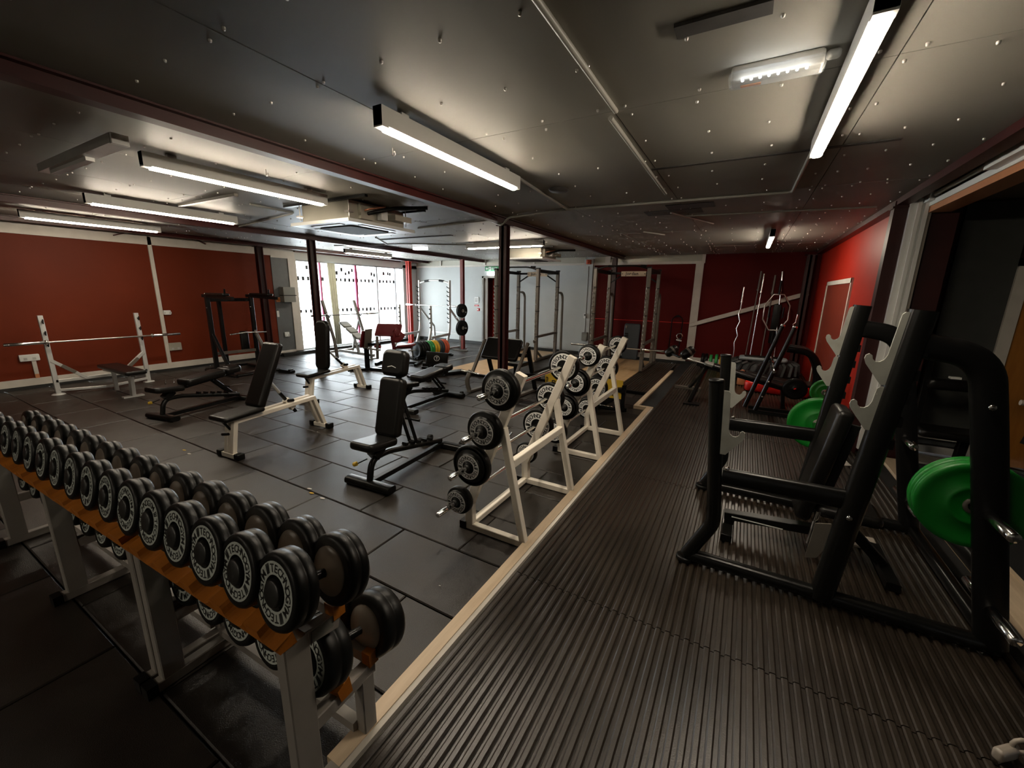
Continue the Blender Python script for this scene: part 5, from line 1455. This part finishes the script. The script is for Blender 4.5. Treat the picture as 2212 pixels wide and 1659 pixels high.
MB(L0).bar([(0.98, 2.98, P + 0.03), (0.98, 3.46, P + 0.03)], 0.07, 0.05).build('rear_foot', 'bmetal2', o)
MB(L0).bar([(0.08, 3.22, P + 0.03), (0.10, 3.22, 0.17)], 0.06, 0.06, up=(0, 1, 0)).build('front_leg', 'bmetal2', o)
MB(L0).bar([(0.70, 3.22, 0.36), (0.98, 3.22, P + 0.04)], 0.06, 0.06).build('rear_leg', 'bmetal2', o)
o = MB((0.85, 3.55, P)).bx((0.74, 3.44, P), (1.02, 3.62, P + 0.014)).build('foot_plate', 'inner'); o.location = (0.85, 3.55, P)
tag(o, 'flat brown plate lying on the ribbed mat inside the squat rack', 'plate')

# ---- decline bench with foam rollers
o = thing('decline_bench', 'black decline bench with foam leg rollers in front of the red back wall', 'bench', (-0.1, 7.57, P))
L0 = o.location
R = Matrix.Rotation(0.22, 3, 'Y')
MB(L0).pad((0.15, 7.57, 0.50), (1.1, 0.28, 0.06), 0.05, 0.026, R).build('bench_pad', 'leather', o)
MB(L0).bar([(-0.62, 7.57, 0.62), (0.70, 7.57, 0.34)], 0.06, 0.06).build('main_beam', 'bmetal2', o)
MB(L0).pad((-0.37, 7.57, 0.62), (0.28, 0.26, 0.05), 0.05, 0.022, R).build('seat_pad', 'gvinyl', o)
MB(L0).bar([(-0.45, 7.57, 0.60), (-0.62, 7.02, P + 0.02)], 0.05, 0.05).build('front_leg', 'bmetal2', o)
MB(L0).bar([(-0.45, 7.57, 0.60), (-0.75, 8.12, P + 0.02)], 0.05, 0.05).build('rear_leg', 'bmetal2', o)
MB(L0).bx((-0.70, 6.89, P), (-0.46, 7.05, P + 0.02)).build('foot_plate', 'bmetal', o)
MB(L0).bx((-1.0, 8.07, P), (-0.55, 8.19, P + 0.04)).build('rear_foot', 'gmetal', o)
MB(L0).bar([(0.66, 7.57, 0.33), (0.70, 7.57, P)], 0.05, 0.20, up=(0, 1, 0)).build('end_leg', 'bmetal2', o)
MB(L0).tube([(-0.50, 7.57, 0.62), (-0.86, 7.57, 0.70), (-0.90, 7.57, 0.74)], 0.022, 10).build('roller_arm', 'chrome', o)
for yy, xx, zz in ((7.37, -0.79, 0.80), (7.89, -1.12, 0.74)):
    q = MB(L0).lathe([(0.0, 0), (0.05, 0.0), (0.075, 0.03), (0.08, 0.12), (0.075, 0.21), (0.05, 0.24), (0.0, 0.24)], (xx - 0.06, yy - 0.05, zz - 0.05), (0.55, 0.3, 0.45), 18).build('foam_roller', 'leather', o)
    MB(L0).lathe([(0.081, 0.125), (0.083, 0.135), (0.083, 0.15), (0.081, 0.16)], (xx - 0.06, yy - 0.05, zz - 0.05), (0.55, 0.3, 0.45), 18).build('band', 'gmetal', q)
MB(L0).tube([(-1.10, 7.85, 0.72), (-0.92, 7.63, 0.70), (-0.78, 7.41, 0.78)], 0.022, 8).build('roller_axle', 'bmetal', o)

# ---- lever machine (slanted twin poles, curved frame)
o = thing('lever_row_machine', 'black plate loaded row machine with two slanted poles by the red right wall', 'exercise machine', (0.7, 7.3, P))
L0 = o.location
for yy, dx in ((6.95, 0.0), (7.20, -0.13)):
    MB(L0).tube([(0.30 + dx, yy, P + 0.02), (0.63 + dx, yy, 1.36)], 0.032, 12).build('slanted_pole', 'bmetal2', o)
    MB(L0).cyl((0.625 + dx, yy, 1.345), (0.632 + dx, yy, 1.37), 0.034, 12).build('pole_cap', 'chrome', o)
    MB(L0).bar([(0.22, yy, P + 0.025), (1.12, yy, P + 0.025)], 0.06, 0.05).build('floor_bar', 'bmetal2', o)
    MB(L0).oval(rounded([(0.60, yy + 0.25, 1.02), (0.90, yy + 0.25, 1.00), (1.05, yy + 0.25, 0.70), (1.06, yy + 0.25, P)], 0.25, 8), 0.10, 0.11, up=(0, 1, 0)).build('curved_frame', 'bmetal', o)
MB(L0).tube([(0.46, 6.80, 0.72), (0.40, 7.50, 0.92)], 0.024, 10).build('handle', 'chrome', o)
for t in (0.08, 0.28, 0.5, 0.7): 
    p = Vector((0.46, 6.80, 0.72)).lerp(Vector((0.40, 7.50, 0.92)), t)
    q = Vector((0.46, 6.80, 0.72)).lerp(Vector((0.40, 7.50, 0.92)), t + 0.10)
    MB(L0).cyl(p, q, 0.028, 10).build('grip_band', 'bmetal', o)
MB(L0).tube([(0.63, 7.35, 1.37), (0.66, 7.35, 1.40), (0.67, 7.35, 1.52)], 0.008, 6).build('hook_rod', 'chrome', o)
for zz, r in ((0.40, 0.16),):
    MB(L0).lathe([(0.02, 0), (r, 0), (r, 0.06), (r * 0.8, 0.065), (0.05, 0.05), (0.02, 0.07)], (0.80, 7.42, zz), (0, -1, 0), 30).build('wheel_disc', 'rubber', o)
for p in ((0.42, 6.91, 0.55), (0.37, 6.91, 0.32), (1.0, 7.14, 0.80), (1.0, 7.14, 0.35)): MB(L0).cyl(p, (p[0], p[1] - 0.012, p[2]), 0.014, 8).build('bolt', 'chrome', o)
MB(L0).pad((0.55, 7.9, 0.42), (0.9, 0.30, 0.07), 0.05, 0.03, Matrix.Rotation(0.15, 3, 'Y')).build('chest_pad', 'leather', o)
MB(L0).cyl((1.06, 7.2, 0.52), (1.06, 6.60, 0.52), 0.022, 12).build('plate_peg', 'chrome', o)
plate('bright green bumper plate on the row machine peg by the red wall', (1.06, 6.66, 0.53), (0, 1, 0), 0.17, 0.05, 'green', G)

# ---- tractor tyre, boxes, mat
o = thing('tractor_tyre', 'large treaded tractor tyre lying at the red back wall', 'tyre', (0.45, 9.85, P))
L0 = o.location
MB(L0).lathe([(0.28, 0.02), (0.50, 0.0), (0.60, 0.06), (0.62, 0.20), (0.60, 0.36), (0.50, 0.42), (0.28, 0.40), (0.28, 0.02)], (0.45, 9.85, P), (0, 0, 1), 40).build('carcass', 'tyre', o)
for k in range(24):
    a = 2 * PI * k / 24
    e = Vector((math.cos(a), math.sin(a), 0)); t = Vector((-math.sin(a), math.cos(a), 0))
    c = Vector((0.45, 9.85, P))
    MB(L0).bar([c + e * 0.60 + t * 0.06 + Vector((0, 0, 0.05)), c + e * 0.63 + Vector((0, 0, 0.20)), c + e * 0.60 + t * 0.06 + Vector((0, 0, 0.38)), c + e * 0.50 + t * 0.08 + Vector((0, 0, 0.425))], 0.05, 0.045).build('tread_lug', 'tyre', o)
o = thing('aerobic_step', 'slate grey aerobic step top lying on the tractor tyre', 'step', (0.42, 9.65, P + 0.43))
MB().pad((0, 0, 0.05), (0.85, 0.36, 0.07), 0.08, 0.03).build('deck', 'stepg', o)
MB().pad((0, 0, 0.09), (0.66, 0.26, 0.014), 0.06, 0.006).build('grip_mat', 'bmetal', o)
for k, x in enumerate((-0.10, 0.09)):
    o = thing('kettlebell_block', 'copper orange block beside the tractor tyre, %s of two' % ('left' if k == 0 else 'right'), 'block', (x, 9.12, P), 0, 'copper blocks')
    MB().pad((0, 0, 0.13), (0.15, 0.13, 0.26), 0.03, 0.02).build('body', 'copperpl', o)
    MB().tube(arc((0, 0, 0.25), 0.045, 0, PI, 8, (1, 0, 0), (0, 0, 1)), 0.011, 8).build('handle', 'copper', o)
o = thing('wedge_mat', 'bright red crash mat lying in front of the tractor tyre', 'mat', (0.66, 8.75, P), -0.08)
MB().pad((0, 0, 0.10), (1.0, 0.55, 0.19), 0.10, 0.05).build('cushion', 'redplastic', o)
MB().pad((0.1, 0.02, 0.215), (0.9, 0.45, 0.04), 0.08, 0.016).build('cover', 'leather', o)
for k, (x, c, h) in enumerate(((-0.62, 'gteal', 0.34), (-0.50, 'gteal', 0.36), (-0.40, 'pyel', 0.32), (-0.30, 'pyel', 0.32), (-0.72, 'rubber', 0.36), (-0.80, 'rubber', 0.36))):
    t = thing('bumper_plate', '%s plate standing in the row below the red back wall, %s from the left' % ({'gteal': 'green', 'pyel': 'yellow', 'rubber': 'black'}[c], ORDS[{-0.80: 0, -0.72: 1, -0.62: 2, -0.50: 3, -0.40: 4, -0.30: 5}[x]]), 'plate', (x, 10.75, P + h / 2), 0, 'plates standing below the red wall')
    disc(MB(), (0, 0, 0), (1, 0, 0), h / 2, 0.06).build('disc', c, t)
    MB().lathe([(0.026, 0.003), (0.05, 0.001), (0.05, 0.055), (0.026, 0.055)], (0, 0, 0), (1, 0, 0), 14).build('hub', 'inner', t)

# ---- bars stored upright against the red wall
o = thing('bar_holder', 'black upright bar holder against the red back wall', 'bar holder', (0.35, 11.1, P))
L0 = o.location
MB(L0).bx((-0.15, 11.0, P), (0.85, 11.25, P + 0.25)).build('holder_box', 'bmetal', o)
BL = [(-0.12, 0.02, 1.98, 'curl'), (0.16, 0.08, 2.34, 'dark'), (0.24, 0.04, 2.28, 'chrome'), (0.46, 0.05, 2.25, 'dark'), (0.66, -0.10, 2.33, 'chrome')]
for k, (x, dx, h, kind) in enumerate(BL):
    lab = {'curl': 'short chrome curl bar standing upright leftmost at the red wall', }.get(kind)
    if lab is None: lab = '%s long bar standing upright at the red wall, %s from the left' % ('shiny chrome' if kind == 'chrome' else 'dark steel', ORDS[k])
    t = thing('upright_bar', lab, 'barbell', (x, 11.14, 0.30), 0, 'bars stored upright')
    L1 = t.location
    m = 'gmetal' if kind == 'dark' else 'chrome'
    p0, p1 = Vector((x - dx * 0.5, 11.14, 0.30)), Vector((x + dx * 0.5, 11.30, h))
    if kind == 'curl':
        pts = [p0.lerp(p1, u) + Vector((0.025 * (1 if i % 2 else -1), 0, 0)) if 0.15 < u < 0.65 else p0.lerp(p1, u) for i, u in enumerate([0, 0.12, 0.22, 0.32, 0.42, 0.52, 0.62, 0.7, 1.0])]
        MB(L1).tube(pts, 0.014, 8).build('shaft', m, t)
    else:
        MB(L1).tube([p0, p1], 0.013, 8).build('shaft', m, t)
    MB(L1).tube([p0.lerp(p1, 0.80), p1], 0.023, 10).build('upper_sleeve', m, t)
    MB(L1).tube([p0.lerp(p1, 0.785), p0.lerp(p1, 0.80)], 0.033, 10).build('collar', m, t)
o = thing('hex_bar', 'black hexagonal trap bar standing at the red back wall', 'trap bar', (0.60, 11.05, 0.9))
L0 = o.location
MB(L0).tube([(0.60 + a, 11.05, 1.42 + b) for a, b in ((-0.10, 0.40), (0.10, 0.40), (0.24, 0.16), (0.24, -0.16), (0.10, -0.40), (-0.10, -0.40), (-0.24, -0.16), (-0.24, 0.16))], 0.016, 8, closed=True).build('hexagon_frame', 'steel', o)
for b in (-0.4, 0.4): MB(L0).tube([(0.60, 11.05, 1.42 + b), (0.60, 11.05, 1.42 + b * 1.75)], 0.024, 10).build('sleeve', 'bmetal', o)
for a in (-0.24, 0.24): MB(L0).tube([(0.60 + a * 0.55, 11.05, 1.30), (0.60 + a * 0.55, 11.05, 1.54)], 0.016, 8).build('grip', 'bmetal', o)
MB(L0).pad((0.62, 11.22, 1.15), (0.16, 0.06, 0.9), 0.02, 0.02).build('back_board', 'bmetal', o)

# ---- aerobic step, ropes at the red wall
o = thing('aerobic_step', 'dark grey step bench leaning upright against the red back wall', 'step', (-2.62, 11.2, 0))
R = Matrix.Rotation(-0.10, 3, 'X') @ Matrix(((1, 0, 0), (0, 0, -1), (0, 1, 0)))
MB().pad((0, 0, 0.50), (0.42, 0.98, 0.10), 0.05, 0.025, R).build('deck', 'pblue', o)
for k in range(7): MB().pad((-0.12, -0.075 + 0.010 * k, 0.72 - 0.065 * k), (0.10, 0.03, 0.02), 0.008, 0.005, R).build('grip_rib', 'bmetal', o)
MB().pad((-0.15, -0.02, 0.90), (0.05, 0.09, 0.03), 0.02, 0.01, R).build('hand_slot', 'gmetal', o)
o = thing('rope_loop', 'black rope hanging in a tall loop on the red back wall', 'rope', (-1.52, 11.36, 0.3))
MB(o.location).tube([(-1.66, 11.38, 0.20), (-1.65, 11.38, 1.05)] + arc((-1.52, 11.38, 1.10), 0.13, PI, 0, 10, (1, 0, 0), (0, 0, 1)) + [(-1.39, 11.38, 1.0), (-1.42, 11.36, 0.2)], 0.013, 8).build('rope', 'bmetal', o)
MB(o.location).tube(arc((-1.42, 11.34, 0.72), 0.07, 0, 2 * PI * 0.95, 12, (1, 0, 0), (0, 0, 1)), 0.014, 8).build('handle_ring', 'chrome', o)
MB(o.location).tube([(-1.49, 11.33, 0.62), (-1.36, 11.33, 0.60)], 0.018, 8).build('grip', 'wplastic', o)
MB(o.location).bx((-1.56, 11.36, 1.21), (-1.48, 11.45, 1.25)).build('wall_hook', 'bmetal', o)

# ---- machines seen through the doorway
o = thing('cable_machine', 'black cable machine with seat in the dark next room', 'exercise machine', (2.05, 5.6, 0))
L0 = o.location
MB(L0).pad((1.92, 5.55, 0.46), (0.5, 0.32, 0.08), 0.05, 0.03).build('seat', 'leather', o)
MB(L0).pad((1.95, 5.75, 0.92), (0.42, 0.10, 0.12), 0.05, 0.04).build('roller_pad', 'leather', o)
MB(L0).bar([(1.68, 5.6, 0.03), (1.70, 5.65, 0.62), (1.78, 5.95, 1.25)], 0.05, 0.06, up=(0, 1, 0)).build('side_frame', 'bmetal2', o)
MB(L0).bar([(1.68, 5.5, 0.18), (2.4, 5.5, 0.16)], 0.06, 0.07).build('front_bar', 'gmetal', o)
MB(L0).bar([(1.66, 5.9, 0.03), (2.4, 5.9, 0.03)], 0.07, 0.06).build('floor_bar', 'wmetal2', o)
MB(L0).bar([(2.05, 5.55, 0.42), (2.05, 5.60, 0.03)], 0.07, 0.07, up=(0, 1, 0)).build('seat_post', 'bmetal', o)
MB(L0).bx((1.90, 5.73, 0.985), (1.98, 5.79, 1.005)).build('label', 'wplastic', o)
o = thing('press_machine', 'black and silver press machine at the right edge of the doorway', 'exercise machine', (2.2, 4.9, 0))
L0 = o.location
MB(L0).bar([(2.08, 4.62, 0.66), (2.16, 4.66, 1.00)], 0.10, 0.10, up=(0, 1, 0)).build('pivot_block', 'bmetal', o)
MB(L0).bar([(2.16, 4.66, 1.06), (2.40, 4.66, 1.08)], 0.12, 0.12).build('head_block', 'bmetal', o)
MB(L0).tube([(1.95, 4.62, 1.00), (2.08, 4.62, 0.99)], 0.022, 10).build('short_grip', 'inner', o)
MB(L0).tube([(2.08, 4.62, 0.99), (2.6, 4.62, 0.98)], 0.012, 10).build('chrome_rod', 'chrome', o)
MB(L0).tube([(1.90, 4.62, 0.46), (2.13, 4.60, 0.44)], 0.020, 10).build('foot_bar', 'chrome', o)
MB(L0).cyl((2.13, 4.60, 0.44), (2.19, 4.60, 0.436), 0.034, 12).build('foot_cap', 'rubber', o)
MB(L0).bar([(2.26, 4.55, 0.25), (2.33, 4.55, 0.72)], 0.12, 0.05, up=(0, 1, 0)).build('white_shroud', 'wplastic', o)
MB(L0).bar([(2.22, 4.70, 0.05), (2.24, 4.70, 1.05)], 0.08, 0.08, up=(0, 1, 0)).build('mast', 'bmetal', o)
MB(L0).bar([(1.85, 4.7, 0.03), (2.6, 4.7, 0.03)], 0.08, 0.06).build('floor_bar', 'bmetal', o)
MB(L0).tube([(2.24, 4.5, 0.30), (2.05, 4.36, 0.10)], 0.012, 8).build('brace_rod', 'wplastic', o)
o = thing('machine_handle', 'grey cable handle lying at the lower right corner of the mats', 'handle', (1.09, 2.0, P))
L0 = o.location
MB(L0).pad((1.08, 2.0, P + 0.03), (0.09, 0.035, 0.05), 0.012, 0.012, Matrix.Rotation(0.7, 3, 'Z')).build('grip_block', 'inner', o)
MB(L0).tube(arc((1.13, 2.03, P + 0.06), 0.03, 0, 2 * PI * 0.95, 10, (1, 0.3, 0), (0, 0, 1)), 0.008, 8).build('ring', 'inner', o)

# ---- scraps on the floor
k = 0
for (x, y, m, n) in ((-3.13, 1.98, 'yellow', 'pale'), (-2.97, 1.97, 'trimw', 'white'), (-3.22, 2.02, 'trimw', 'white'), (-5.18, 1.86, 'yellow', 'pale'), (-5.02, 1.84, 'trimw', 'white'), (-1.42, 1.66, 'trimw', 'white')):
    k += 1
    mb = MB()
    mb.prism([(-0.03, -0.008), (0.0, -0.014), (0.035, -0.006), (0.028, 0.010), (-0.01, 0.014), (-0.034, 0.006)], (0, 0, 0.003), (1, 0.2, 0), (-0.2, 1, 0), 0.002)
    o = mb.build('tape_scrap', m)
    o.location = (x, y, 0)
    o.scale = (0.7, 0.7, 1) if k < 6 else (0.2, 0.2, 1)
    tag(o, ['torn yellow tape scrap on the tiles between dumbbells and black bench', 'white tape scrap beside the yellow one on the tiles', 'white crumb of tape left of the yellow scrap', 'torn yellow tape scrap on the tiles nearer the white bench', 'white tape scrap near the cream bench foot', 'tiny white speck on the tile beside the pine batten'][k - 1], 'scrap')

o = thing('rubber_wedge', 'small black rubber wedge on the tiles beside the dip tower', 'wedge', (-8.35, 5.0, 0), 0.3)
MB().prism([(-0.16, 0), (0.16, 0), (0.15, 0.05), (-0.13, 0.075)], (0, 0.06, 0), (1, 0, 0), (0, 0, 1), 0.12).build('wedge_body', 'rubber', o)
MB().cyl((0.10, -0.06, 0.06), (0.10, 0.06, 0.06), 0.02, 10).build('grip', 'bmetal', o)
